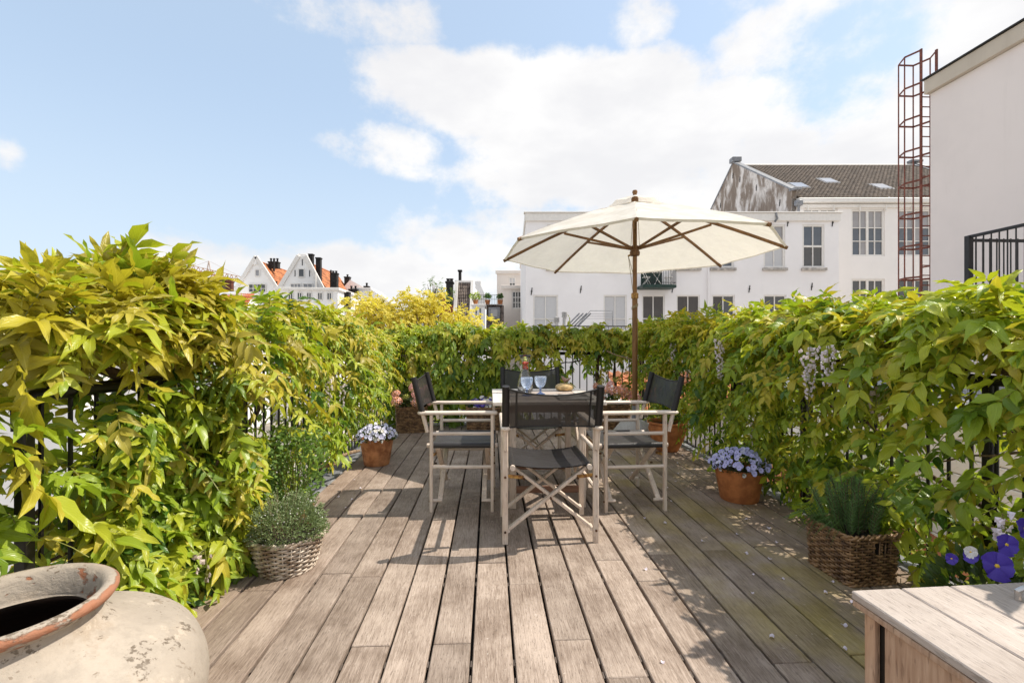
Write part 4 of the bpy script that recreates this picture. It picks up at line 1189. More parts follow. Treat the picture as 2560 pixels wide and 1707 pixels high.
def compound(O, D, length, pairs, L, Wr, tint, droop, seed, hang=.45):
    """pinnate leaves: O origins, D directions; returns the frames of all leaflets and the stalks"""
    r = np.random.default_rng(seed); N = len(O); k = 2 * pairs + 1
    D = nrm(D); down = np.array([0, 0, -1.0])
    s = np.empty((N, k)); side = np.empty(k)
    for i in range(pairs):
        s[:, 2 * i] = s[:, 2 * i + 1] = .30 + .66 * i / max(1, pairs - 1) if pairs > 1 else .6
        side[2 * i], side[2 * i + 1] = -1, 1
    s[:, -1] = 1.0; side[-1] = 0
    s += r.normal(0, .02, s.shape)
    Ln = length[:, None]
    P = O[:, None] + D[:, None] * (s * Ln)[..., None] + down * (droop[:, None] * Ln * s ** 2)[..., None]
    Tn = nrm(D[:, None] + down * (2 * droop[:, None] * s)[..., None])
    upv = nrm(np.array([0, 0, 1.0]) + r.normal(0, .35, (N, 3)) + D * .35)
    S = nrm(np.cross(Tn, upv[:, None])); U = np.cross(S, Tn)
    y = nrm(Tn * (.60 + .4 * (side == 0))[None, :, None] + S * (side * .85)[None, :, None] + down * hang + U * .06 + r.normal(0, .20, (N, k, 3)))
    zz = nrm(U + nrm(D)[:, None] * .35 + r.normal(0, .28, (N, k, 3)))
    x = nrm(np.cross(y, zz)); zz = np.cross(x, y)
    R = np.stack([x, y, zz], -1)
    Ls = (L[:, None] * (1 + .12 * (side == 0)) * r.uniform(.72, 1.12, (N, k)) * (0.85 + .25 * s))
    W = Ls * (Wr * r.uniform(.85, 1.15, (N, k)))
    tn = np.repeat(tint[:, None], k, 1); sw = r.random((N, k)) < .15; tn = np.where(sw, np.clip(tn + r.integers(-1, 2, (N, k)), 0, 5), tn)
    tm = r.integers(0, 4, (N, k))
    # stalk strips
    st = np.linspace(0, 1, 5)[None]; Q = O[:, None] + D[:, None] * (st * Ln)[..., None] + down * (droop[:, None] * Ln * st ** 2)[..., None]
    sd = nrm(np.cross(D, upv))[:, None] * .0016
    SV = np.stack([Q - sd, Q + sd], 2).reshape(-1, 3)
    base = (np.arange(N) * 10)[:, None, None]; q = np.array([[0, 1, 3], [0, 3, 2]])
    ST = np.concatenate([base + (q + 2 * i)[None] for i in range(4)], 1).reshape(-1, 3)
    return dict(P=P.reshape(-1, 3), R=R.reshape(-1, 3, 3), L=Ls.ravel(), W=W.ravel(), tint=tn.ravel(), tm=tm.ravel(), SV=SV, ST=ST)


def leaf_verts(F, idx, t):
    V = TEMPL[t][0]; sc_ = np.stack([F['W'][idx], F['L'][idx], F['L'][idx]], -1)
    return F['P'][idx][:, None] + np.einsum('nij,nvj->nvi', F['R'][idx], V[None] * sc_[:, None])


def stuff_mesh(name, F, keep, mats, parent, base):
    Vs, Ts, Ms, Us = [], [], [], []; off = 0
    for t in range(4):
        idx = np.nonzero(keep & (F['tm'] == t))[0]
        if not len(idx):
            continue
        V = leaf_verts(F, idx, t) - base; T = TEMPL[t][1]
        Vs.append(V.reshape(-1, 3)); Ts.append((np.arange(len(idx)) * 14)[:, None, None] + T[None] + off); Us.append(np.tile(TEMPL[t][2], (len(idx), 1)))
        Ms.append(np.repeat(F['tint'][idx], len(T))); off += 14 * len(idx)
    V = np.concatenate(Vs); T = np.concatenate([a.reshape(-1, 3) for a in Ts])
    me = np_mesh(name, V, T, mats, np.concatenate(Ms), np.concatenate(Us))
    o_ = link(name, me, parent); o_['kind'] = 'stuff'
    return o_


PLANTS = []
CLEAR = [((-.985, 5.62, .46), .19), ((-.96, 5.62, .20), .17), ((1.60, 5.75, .46), .20), ((-1.035, 4.1, .22), .19), ((1.775, 3.05, .22), .19), ((-1.0, 2.2, .20), .17), ((-1.12, 2.6, .42), .12), ((1.73, 2.05, .26), .13)]   # nothing grows in front of the pots


def wisteria(label, base, F, stems, racemes=()):
    t = thing('wisteria', label, 'climbing plant', base, 0, 'wisteria grown along the railings')
    B0 = np.array(base)
    me = np_mesh('leaf_stalks', F['SV'] - B0, F['ST'], [M['stalk']], smooth=False); link('leaf_stalks', me, t)['kind'] = 'stuff'
    for pts, r0, r1, mt in stems:
        q = MB(); n = len(pts); pts = [Vector(p_) - Vector(base) for p_ in pts]
        # smooth the run of the stem and give it knots
        fine = []
        for i in range(n - 1):
            p0_, p1_, p2_, p3_ = pts[max(i - 1, 0)], pts[i], pts[i + 1], pts[min(i + 2, n - 1)]
            for k in range(5):
                u = k / 5
                fine.append(.5 * ((2 * p1_) + (p2_ - p0_) * u + (2 * p0_ - 5 * p1_ + 4 * p2_ - p3_) * u * u + (3 * p1_ - p0_ - 3 * p2_ + p3_) * u ** 3))
        fine.append(pts[-1]); m_ = len(fine)
        rr = [(r0 + (r1 - r0) * i / (m_ - 1)) * random.uniform(.86, 1.18) for i in range(m_)]
        q.tube(fine, rr, 7); obj('branch', q, M[mt], t, smooth=True)
    for (c, ln, n, mt, wd) in racemes:
        q = MB(); rr = random.Random(int(c[0] * 997 + c[1] * 131))
        q.tube([(0, 0, 0), (.01, 0, -ln * .5), (.0, .01, -ln)], .002, 4, mi=1)
        for k in range(n):
            u = (k + rr.random()) / n; ang = rr.uniform(0, 6.28); r_ = wd * (1 - .65 * u) * rr.uniform(.6, 1.05)
            p_ = Vector((math.cos(ang) * r_, math.sin(ang) * r_, -ln * u)); s = rr.uniform(.008, .0125) * (1.1 - .35 * u)
            out_ = Vector((math.cos(ang), math.sin(ang), -.25)).normalized(); si = out_.orthogonal().normalized(); up_ = out_.cross(si)
            q.add([p_, p_ + si * s + out_ * s * .3, p_ + up_ * s * 1.3 + out_ * s * .5, p_ - si * s + out_ * s * .3, p_ - up_ * s * 1.1 + out_ * s, p_ + out_ * s * 1.2], [(0, 1, 2), (0, 2, 3), (0, 3, 4), (0, 4, 1), (5, 2, 1), (5, 3, 2)])
            q.tube([Vector((0, 0, -ln * u + .008)), p_], .0009, 3, False, mi=1)
        obj('flower_raceme', q, [M[mt], M['stalk']], t, Vector(c) - Vector(base))
    # blossom hangs clear of the leaves
    keep = np.ones(len(F['L']), bool); eye = np.array([0, 0, CAM_H])
    for (c, ln, n, mt, wd) in racemes:
        for k in range(5):
            q_ = np.array(c) - np.array([0, 0, ln * k / 4]); ray = nrm(q_ - eye); w = F['P'] - eye; s_ = w @ ray; dist = np.linalg.norm(w - s_[:, None] * ray, axis=1)
            keep &= ~((dist < wd * 1.5) & (s_ < np.linalg.norm(q_ - eye) + .02))
    tip = F['P'] + F['R'][:, :, 1] * F['L'][:, None] * .7
    for q_ in (F['P'], tip):                                # no leaf grows into the urn
        keep &= ~((np.hypot(q_[:, 0] + 1.137, q_[:, 1] - 1.129) < .42) & (q_[:, 2] < .50))
    for c, wd in CLEAR:
        q_ = np.array(c); ray = nrm(q_ - eye); w = F['P'] + F['R'][:, :, 1] * F['L'][:, None] * .6 - eye; s_ = w @ ray; dist = np.linalg.norm(w - s_[:, None] * ray, axis=1)
        keep &= ~((dist < wd * s_ / np.linalg.norm(q_ - eye)) & (s_ < np.linalg.norm(q_ - eye) + .02))
    for k in ('P', 'R', 'L', 'W', 'tint', 'tm'):
        F[k] = F[k][keep]
    PLANTS.append((t, F, B0))
    return t


def pick(r, n, probs):
    return r.choice(6, size=n, p=np.array(probs) / sum(probs))


def hedge_side(seed, n, along, face, zr, inner, thick, tops, size, probs_low, probs_top, droop=.5, dens=None, topfrac=.3, outf=.12):
    """origins and directions along a railing. along(u)->(x,y); face: unit vector towards the deck; inner/thick: where the leaf shell lies"""
    r = np.random.default_rng(seed); u = r.random(n)
    kind = r.choice(3, size=n, p=[1 - topfrac - outf, topfrac, outf])
    base = np.stack(along(u), -1); top = tops(u)
    f = np.array([*face, 0.0]); tang = np.array([-face[1], face[0], 0.0])
    z = zr[0] + (top - zr[0]) * (1 - (1 - r.random(n)) ** 1.0)
    zt = top - .10 - .10 * r.random(n)
    z = np.where(kind == 1, zt, z)
    bulge = np.sin(u * 47 + seed) * .05 + np.sin(u * 19 + z * 5) * .05
    hz = np.clip((z - zr[0]) / np.maximum(top - zr[0], .01), 0, 1)
    off = np.where(kind == 0, inner(hz) - .12 * r.random(n) ** 1.5 + bulge, np.where(kind == 1, inner(hz) - thick * r.random(n), inner(hz) - thick + .1 * r.random(n)))
    O = np.concatenate([base, z[:, None]], 1) + f * off[:, None]
    rd = r.normal(0, .42, (n, 3)); rd[:, 2] *= .6
    D = np.where((kind == 0)[:, None], f + np.array([0, 0, .05]), np.where((kind == 1)[:, None], np.array([0, 0, .55]) + f * .25, -f)) + rd + tang * r.normal(0, .35, n)[:, None]
    if dens is not None:
        keep = r.random(n) < dens(u, z, kind)
        O, D, kind, hz = O[keep], D[keep], kind[keep], hz[keep]
    m_ = len(O)
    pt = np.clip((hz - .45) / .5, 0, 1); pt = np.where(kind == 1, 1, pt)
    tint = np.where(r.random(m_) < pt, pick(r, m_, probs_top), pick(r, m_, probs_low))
    ln = r.uniform(.19, .29, m_) * size[1]; L = r.uniform(*size[0], m_)
    dr = r.uniform(.25, .75, m_) * droop / .5 * np.where(kind == 1, .55, 1)
    return O, D, ln, L, tint, dr


def wav(seed, a=.05):
    def f(u):
        return a * np.sin(u * 23 + seed) + a * .8 * np.sin(u * 51 + seed * 2.3) + a * .5 * np.sin(u * 97 + seed)
    return f


def cat(*Fs):
    o_ = {k: np.concatenate([F[k] for F in Fs]) for k in Fs[0] if k not in ('SV', 'ST')}
    o_['SV'] = np.concatenate([F['SV'] for F in Fs]); off = 0; T = []
    for F in Fs:
        T.append(F['ST'] + off); off += len(F['SV'])
    o_['ST'] = np.concatenate(T)
    return o_


def stem_line(rd, p0_, p1_, n, amp, r0, r1, mt='bark'):
    p0_, p1_ = Vector(p0_), Vector(p1_)
    return ([p0_.lerp(p1_, i / n) + Vector((rd.gauss(0, amp), rd.gauss(0, amp), rd.gauss(0, amp * .8))) for i in range(n + 1)], r0, r1, mt)


rd = random.Random(5)
# nearest on the urn side: a mound carried by a twisting trunk, then a skirt of leaves below the rail
r = np.random.default_rng(21)
n = 300
v = r.normal(size=(n, 3)); v = nrm(v); v *= (r.random(n) ** .35)[:, None]
O = np.array([-1.47, 1.84, 1.215]) + v * np.array([.17, .47, .075]); O[:, 2] += .085 * v[:, 1] - .030 * v[:, 1] ** 2 - .22 * np.clip(v[:, 1] - .35, 0, 1) + .05 * np.sin(v[:, 1] * 7)
D = v * np.array([1, .6, .8]) + np.array([.15, -.05, .25]) + r.normal(0, .35, (n, 3))
F1 = compound(O, D, r.uniform(.12, .22, n), 5, r.uniform(.060, .122, n), .31, pick(r, n, [.66, .22, .04, .02, .0, .16]), r.uniform(.05, .32, n), 1, .12)
n = 560
y = r.uniform(1.42, 2.35, n); z = r.uniform(.06, .93, n); x = -1.42 - .10 * r.random(n) + .06 * np.sin(y * 9) + .06 * np.sin(z * 8)
dn = np.clip((y - 1.40) / .4, .34, 1); kp = r.random(n) < dn
kp &= ~((y < 1.70) & (z > .72))
O = np.stack([x, y, z], 1)[kp]; m_ = len(O)
D = np.array([.8, -.25, .1]) + r.normal(0, .42, (m_, 3))
F2 = compound(O, D, r.uniform(.14, .22, m_), 5, r.uniform(.062, .118, m_), .34, pick(r, m_, [.10, .34, .36, .14, .04, .06]), r.uniform(.1, .5, m_), 2, .28)
n = 38
O = np.stack([r.uniform(-1.68, -1.44, n), r.uniform(1.16, 1.52, n), r.uniform(.50, .82, n)], 1)
F3 = compound(O, np.array([.3, -.2, .1]) + r.normal(0, .5, (n, 3)), r.uniform(.18, .26, n), 4, r.uniform(.085, .13, n), .38, pick(r, n, [.35, .35, .25, .05, .0, .1]), r.uniform(.2, .6, n), 3)
n = 5
O = np.stack([r.uniform(-1.50, -1.34, n), r.uniform(1.16, 1.40, n), r.uniform(.84, .92, n)], 1)
F3b = compound(O, np.array([.2, .1, .45]) + r.normal(0, .45, (n, 3)), r.uniform(.12, .18, n), 3, r.uniform(.09, .12, n), .45, pick(r, n, [.1, .5, .4, .0, .0, .0]), r.uniform(.1, .5, n), 4, .15)
stems = [([(-1.42, 2.05, .86), (-1.44, 1.90, .96), (-1.47, 1.78, 1.02), (-1.50, 1.68, 1.03), (-1.54, 1.56, 1.075), (-1.60, 1.46, 1.08)], .026, .014, 'bark'),
         ([(-1.50, 1.70, 1.02), (-1.50, 1.72, 1.10), (-1.51, 1.74, 1.17), (-1.47, 1.78, 1.27)], .026, .012, 'bark'),
         ([(-1.47, 2.2, .0), (-1.46, 2.12, .4), (-1.43, 2.06, .70), (-1.42, 2.05, .88)], .030, .024, 'bark'),
         stem_line(rd, (-1.60, 1.05, .93), (-1.46, 1.95, .95), 6, .02, .016, .008), stem_line(rd, (-1.45, 1.5, .55), (-1.40, 2.4, .70), 6, .025, .010, .005),
         stem_line(rd, (-1.42, 1.9, 1.0), (-1.45, 2.5, 1.12), 5, .03, .014, .006), stem_line(rd, (-1.55, 1.3, .30), (-1.40, 2.0, .45), 6, .03, .008, .004)]
wisteria('big golden wisteria mound on a twisting trunk, nearest to the clay urn', (-1.45, 1.75, 0), cat(F1, F2, F3, F3b), stems,
         [((-1.13, 1.86, .30), .14, 13, 'withered', .035)])

# further along the urn side
tp = wav(3.1, .035)
a = hedge_side(31, 1750, lambda u: (-1.42 - .09 * np.clip((u - .45) / .3, 0, 1), 2.05 + 4.15 * u), (1, 0), (.08, 0), lambda h: -.06 + .15 * np.sin(np.clip(h, 0, 1) * 2.6) + .08 * h, .38, lambda u: 1.225 + tp(u) + .14 * np.exp(-((u - .34) / .17) ** 2) - .02 * (u < .10),
               ((.052, .105), 1.0), [.05, .26, .34, .24, .06, .05], [.34, .34, .14, .08, .02, .12], .5,
               lambda u, z, k: np.where((z < .34) & (u > .22), .08, np.where((z < .68) & (u > .60), .35, 1.0)) * np.where( (z > .62) & (z < .92) & (u < .30), .35, 1.0), .36, .10)
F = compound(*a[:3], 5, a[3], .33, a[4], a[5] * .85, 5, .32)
stems = [stem_line(rd, (-1.44, 2.2, 1.0), (-1.44, 6.1, 1.05), 14, .035, .020, .010), stem_line(rd, (-1.40, 2.3, .55), (-1.22, 3.3, .35), 8, .03, .014, .010, 'bark_pale'),
         stem_line(rd, (-1.42, 2.6, .85), (-1.25, 2.15, .55), 5, .02, .010, .005, 'bark_pale'), stem_line(rd, (-1.44, 4.4, .0), (-1.42, 4.2, 1.1), 7, .03, .022, .014), stem_line(rd, (-1.27, 3.3, .18), (-1.12, 3.95, .20), 5, .02, .020, .013, 'bark_pale'),
         stem_line(rd, (-1.27, 3.8, .20), (-1.18, 4.15, .30), 5, .03, .007, .003, 'bark_pale'), stem_line(rd, (-1.46, 2.6, .0), (-1.43, 2.9, 1.0), 7, .03, .018, .012)]
wisteria('long yellow green wisteria hedge on the railing behind the thyme basket', (-1.42, 4.1, 0), F, stems,
         [((-1.15, 3.3, .86), .20, 26, 'lilac_pale', .03), ((-1.13, 3.55, .80), .18, 22, 'lilac_pale', .028), ((-1.14, 5.0, .82), .14, 16, 'lilac_pale', .028)])

# across the far end
tp2 = wav(1.7, .03)
a = hedge_side(41, 1900, lambda u: (-1.38 + 3.5 * u, np.full_like(u, 6.28)), (0, -1), (.10, 0), lambda h: .10 + .10 * np.sin(h * 2.8), .36, lambda u: 1.30 + tp2(u),
               ((.070, .115), .95), [.02, .14, .36, .38, .08, .02], [.20, .36, .24, .12, .02, .06], .6,
               lambda u, z, k: np.where(u < .475, np.where(z < .22, .5, 1.0), np.where(z > 1.10, 1.0, np.where(z > .90, .30, np.where((u > .52) & (u < .66) & (z > .45), .40, .085)))), .26, .14)
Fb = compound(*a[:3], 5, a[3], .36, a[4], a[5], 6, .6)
stems = [stem_line(rd, (-1.3, 6.30, 1.02), (2.0, 6.30, 1.02), 16, .03, .022, .018), stem_line(rd, (.2, 6.32, .62), (1.6, 6.30, .95), 9, .03, .012, .006), stem_line(rd, (.1, 6.3, .9), (1.0, 6.33, 1.0), 6, .03, .010, .008),
         stem_line(rd, (1.50, 6.30, 0), (1.52, 6.3, 1.1), 8, .025, .035, .026), stem_line(rd, (1.75, 6.28, 0), (1.70, 6.3, 1.0), 8, .03, .024, .016), stem_line(rd, (1.5, 6.3, .45), (2.05, 6.2, .30), 6, .02, .010, .005),
         stem_line(rd, (-.6, 6.3, 0), (-.5, 6.3, 1.0), 6, .02, .02, .014), stem_line(rd, (1.0, 6.28, .25), (2.0, 6.28, .62), 7, .025, .008, .004), stem_line(rd, (1.55, 6.3, .6), (1.15, 6.3, 1.0), 5, .02, .012, .006), stem_line(rd, (.55, 6.3, 0), (.62, 6.3, 1.0), 6, .02, .02, .014)]
wisteria('dark green wisteria screen across the far end of the deck behind the table', (.3, 6.28, 0), Fb, stems)

# opposite side, far half
tp3 = wav(5.2, .03)
a = hedge_side(51, 1750, lambda u: (np.full_like(u, 2.14), 3.05 + 3.1 * u), (-1, 0), (.12, 0), lambda h: .0 + .18 * np.clip((h - .2) / .5, 0, 1) * (1.1 - .3 * h), .40, lambda u: 1.31 + tp3(u),
               ((.052, .104), 1.0), [.05, .24, .38, .26, .04, .03], [.26, .42, .24, .05, .0, .05], .5,
               lambda u, z, k: np.where((z < .42), .26, np.where((u > .70) & (z < 1.0), .35, 1.0)), .34, .10)
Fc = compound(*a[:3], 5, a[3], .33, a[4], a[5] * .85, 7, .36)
stems = [stem_line(rd, (2.15, 3.1, 1.0), (2.14, 6.2, 1.02), 12, .03, .02, .014), stem_line(rd, (2.16, 3.7, 0), (2.13, 3.9, 1.0), 7, .03, .022, .014), stem_line(rd, (1.5, 5.9, .99), (2.1, 4.6, .72), 6, .015, .008, .005, 'bark_pale'),
         stem_line(rd, (2.16, 5.3, 0), (2.13, 5.2, 1.0), 7, .03, .02, .014), stem_line(rd, (2.12, 3.2, .4), (2.12, 4.4, .7), 6, .03, .008, .004)]
wisteria('leafy wisteria hedge behind the lilac viola pot, with two hanging lilac flower clusters', (2.14, 4.6, 0), Fc, stems,
         [((1.72, 3.33, 1.14), .30, 66, 'lilac_pale', .036), ((1.78, 4.35, 1.10), .17, 26, 'lilac_pale', .03), ((1.99, 3.35, .52), .20, 24, 'lilac_pale', .034), ((1.95, 4.4, .86), .16, 18, 'lilac_pale', .028)])

# opposite side, near half
tp4 = wav(2.2, .03)
a = hedge_side(61, 1500, lambda u: (np.full_like(u, 2.14), .35 + 2.8 * u), (-1, 0), (.06, 0), lambda h: .02 + .26 * np.clip((h - .35) / .45, 0, 1) * (1.15 - .35 * h), .42, lambda u: 1.235 + tp4(u) + .06 * np.clip((u - .4) / .4, 0, 1) + .03 * np.exp(-((u - .45) / .12) ** 2),
               ((.056, .112), 1.0), [.06, .22, .42, .26, .03, .05], [.20, .46, .30, .04, .0, .04], .45,
               lambda u, z, k: np.where(z < .86, np.where((z > .50) & (z < .80) & (u < .75), .42, .85), 1.0), .40, .08)
Fd = compound(*a[:3], 5, a[3], .34, a[4], a[5] * .85, 8, .30)
stems = [stem_line(rd, (2.15, .5, 1.0), (2.15, 3.1, 1.0), 10, .03, .022, .018), stem_line(rd, (2.15, 1.2, .1), (2.12, 2.9, .85), 8, .03, .014, .008), stem_line(rd, (2.12, 1.3, .42), (2.05, 3.0, .18), 8, .03, .010, .005, 'bark_pale'),
         stem_line(rd, (2.16, 2.5, 0), (2.14, 2.3, 1.0), 7, .03, .024, .018), stem_line(rd, (2.12, 1.4, .85), (2.12, 2.6, .62), 7, .02, .004, .003, 'bark_pale'), stem_line(rd, (2.12, 1.6, .72), (2.10, 2.2, .50), 6, .02, .006, .003, 'bark_pale')]
wisteria('big leaved wisteria over the black handrail above the rosemary basket', (2.14, 1.9, 0), Fd, stems,
         [((1.66, 2.29, 1.085), .26, 64, 'lilac_pale', .040), ((1.68, 2.19, 1.10), .20, 50, 'lilac_pale', .036), ((1.90, 2.16, .90), .15, 18, 'withered', .035), ((1.52, 1.28, .61), .09, 16, 'lilac_pale', .026)])

# the 300 leaflets of each plant that show largest become parts, the rest stays one mass
allV, ids, off = [], [], 0
cen = np.array([0, 0, CAM_H]); fw_ = np.array([SY, CY, 0]); rt = np.array([CY, -SY, 0])
for (t, F, B0) in PLANTS:
    for k in range(4):
        idx = np.nonzero(F['tm'] == k)[0]; V = leaf_verts(F, idx, k); Tt = TEMPL[k][1]
        S_ = np.concatenate([V, V[:, Tt].mean(2)], 1); allV.append(S_.reshape(-1, 3)); ids.append(np.repeat(idx + off, S_.shape[1]))
    off += len(F['L'])
P_ = np.concatenate(allV) - cen; I_ = np.concatenate(ids)
d_ = P_ @ fw_; ok = d_ > .3; P_, I_, d_ = P_[ok], I_[ok], d_[ok]
u_ = (P_ @ rt) / d_ * FPX + 1280; w_ = 853 - P_[:, 2] / d_ * FPX
ok = (u_ > 0) & (u_ < 2560) & (w_ > 0) & (w_ < 1707); u_, w_, d_, I_ = u_[ok], w_[ok], d_[ok], I_[ok]
cell = (w_ // 6).astype(np.int64) * 430 + (u_ // 6).astype(np.int64)
od = np.lexsort((d_, cell)); c_ = cell[od]; first = np.ones(len(c_), bool); first[1:] = c_[1:] != c_[:-1]
score = np.bincount(I_[od][first], minlength=off).astype(float)
off = 0
for (t, F, B0) in PLANTS:
    n = len(F['L']); s_ = score[off:off + n] * F['L'] * F['W'] / np.maximum(np.linalg.norm(F['P'] - cen, axis=1), .3) ** 2; off += n
    best = np.argsort(-s_)[:300]; best = best[s_[best] > 0]; keep = np.ones(n, bool); keep[best] = False
    stuff_mesh('foliage', F, keep, LEAF, t, B0)
    for i in best:
        mt = np.eye(4); mt[:3, :3] = F['R'][i] * np.array([F['W'][i], F['L'][i], F['L'][i]])[None]; mt[:3, 3] = F['P'][i] - B0
        o_ = link('leaf', LEAFMESH[(int(F['tm'][i]), int(F['tint'][i]))], t); o_.matrix_basis = Matrix(mt.tolist())

# ------------------------------------------------------------------ trees beyond the railings
YEL = [leafmat('golden_tree_leaf', (0.74, 0.64, 0.11), .45, .5, False), leafmat('golden_tree_leaf_deep', (0.64, 0.52, 0.08), .45, .5, False), leafmat('golden_tree_leaf_green', (0.34, 0.30, 0.03), .45, .5, False)]


def feather_tree(label, name, base, blobs, n, leaf, mats, seed, trunk, cat_='tree', limbs=7, probs=(.5, .3, .2), pairs=5):
    t = thing(name, label, cat_, base); r = np.random.default_rng(seed); B0 = np.array(base, dtype=float)
    Os, Ds = [], []
    tot = sum(b_[3] * b_[4] * b_[5] for b_ in blobs) ** 1.0
    for (x, y, z, rx, ry, rz) in blobs:
        k = int(n * rx * ry * rz / tot) + 8
        v = nrm(r.normal(size=(k, 3))); rad = r.random(k) ** .45
        q_ = v * rad[:, None] * np.array([rx, ry, rz]); w = np.sin(q_[:, 0] * 5 / rx + x) * np.sin(q_[:, 2] * 4 / rz + y) + .55
        q_ = q_[w > r.random(k) * .9]; v = v[:0]
        Os.append(q_ + np.array([x, y, z])); Ds.append(nrm(q_ / np.array([rx, ry, rz])) * .8 + np.array([0, 0, .15]))
    O = np.concatenate(Os); D = np.concatenate(Ds) + r.normal(0, .45, (len(O), 3)); m_ = len(O)
    tint = r.choice(3, size=m_, p=probs)
    F = compound(O, D, r.uniform(leaf * 2.2, leaf * 3.4, m_), pairs, r.uniform(leaf * .7, leaf * 1.2, m_), .42, tint, r.uniform(.1, .6, m_), seed, .3)
    F['tint'] = np.clip(F['tint'], 0, 2)
    stuff_mesh('crown', F, np.ones(len(F['L']), bool), mats, t, B0)
    q = MB(); top = Vector((blobs[0][0], blobs[0][1], blobs[0][2])) - Vector(base)
    q.tube([(0, 0, 0), top * .5 + Vector((.1, .05, 0)), top * .95], [trunk, trunk * .7, trunk * .4], 8)
    for i in range(limbs):
        j = r.integers(0, len(O)); e = Vector(O[j] - B0); s = top * r.uniform(.72, .95)
        q.tube([s, s.lerp(e, .5) + Vector((0, 0, .1 * r.random())), e], [trunk * .3, trunk * .16, trunk * .05], 5)
    obj('trunk', q, M['bark'], t, smooth=True)
    return t


def wp(p, q_, d):
    v = cw(px(p, d), d); return (v.x, v.y, pz(q_, d))


bl = []
for p, q_, d, rx, rz in ((1060, 778, 11.0, .60, .42), (1040, 757, 11.0, .40, .26), (1090, 748, 11.1, .32, .18), (955, 780, 10.6, .55, .30), (890, 775, 10.4, .50, .28), (1140, 795, 10.8, .50, .25), (1000, 800, 10.6, .9, .30), (930, 755, 10.9, .30, .20), (1190, 812, 10.4, .5, .2)):
    x, y, z = wp(p, q_, d); bl.append((x, y, z, rx, .6, rz))
feather_tree('feathery bright yellow tree rising behind the corner of the wisteria', 'yellow_tree', (bl[0][0] + .2, bl[0][1], -9.0), bl, 3800, .058, YEL, 71, .16, limbs=40, pairs=5, probs=(.72, .22, .06))
x, y, z = wp(1086, 712, 24); feather_tree('dark wiry treetop just behind the yellow tree', 'bare_tree', (x, y, -9.0), [(x, y, z, .55, .5, .42), (x + .55, y, z - .55, .55, .5, .45)], 210, .07, [LEAF[3], LEAF[4], LEAF[3]], 72, .14, limbs=40, pairs=3)
x, y, z = (-3.4, 2.4, -.95); feather_tree('pale yellow shrub tree below the railing on the urn side', 'courtyard_tree', (x, y, -9.0), [(x, y, z, 1.5, 1.6, .6), (x + .4, y + 2.6, z + .1, 1.3, 1.5, .6)], 1100, .075, [YEL[2], LEAF[1], YEL[1]], 73, .14)
x, y, z = (3.0, 2.3, -.15); feather_tree('light green leafy tree showing through the bars behind the rosemary basket', 'courtyard_tree', (x, y, -9.0), [(x, y, z - .2, .55, .8, .50), (x + .2, y + 2.4, z - .25, .6, 1.0, .5)], 520, .075, [LEAF[1], LEAF[2], YEL[2]], 74, .12)
x, y, z = (-.1, 8.0, .05); feather_tree('yellow green treetop seen through the far railing beside the dark wisteria', 'courtyard_tree', (x, y, -9.0), [(x, y, z, 1.1, .6, .55), (x - 1.3, y + .4, z + .1, .9, .6, .6)], 520, .07, [LEAF[1], LEAF[2], YEL[2]], 75, .12)
# ================================================================== furniture
cb = {}


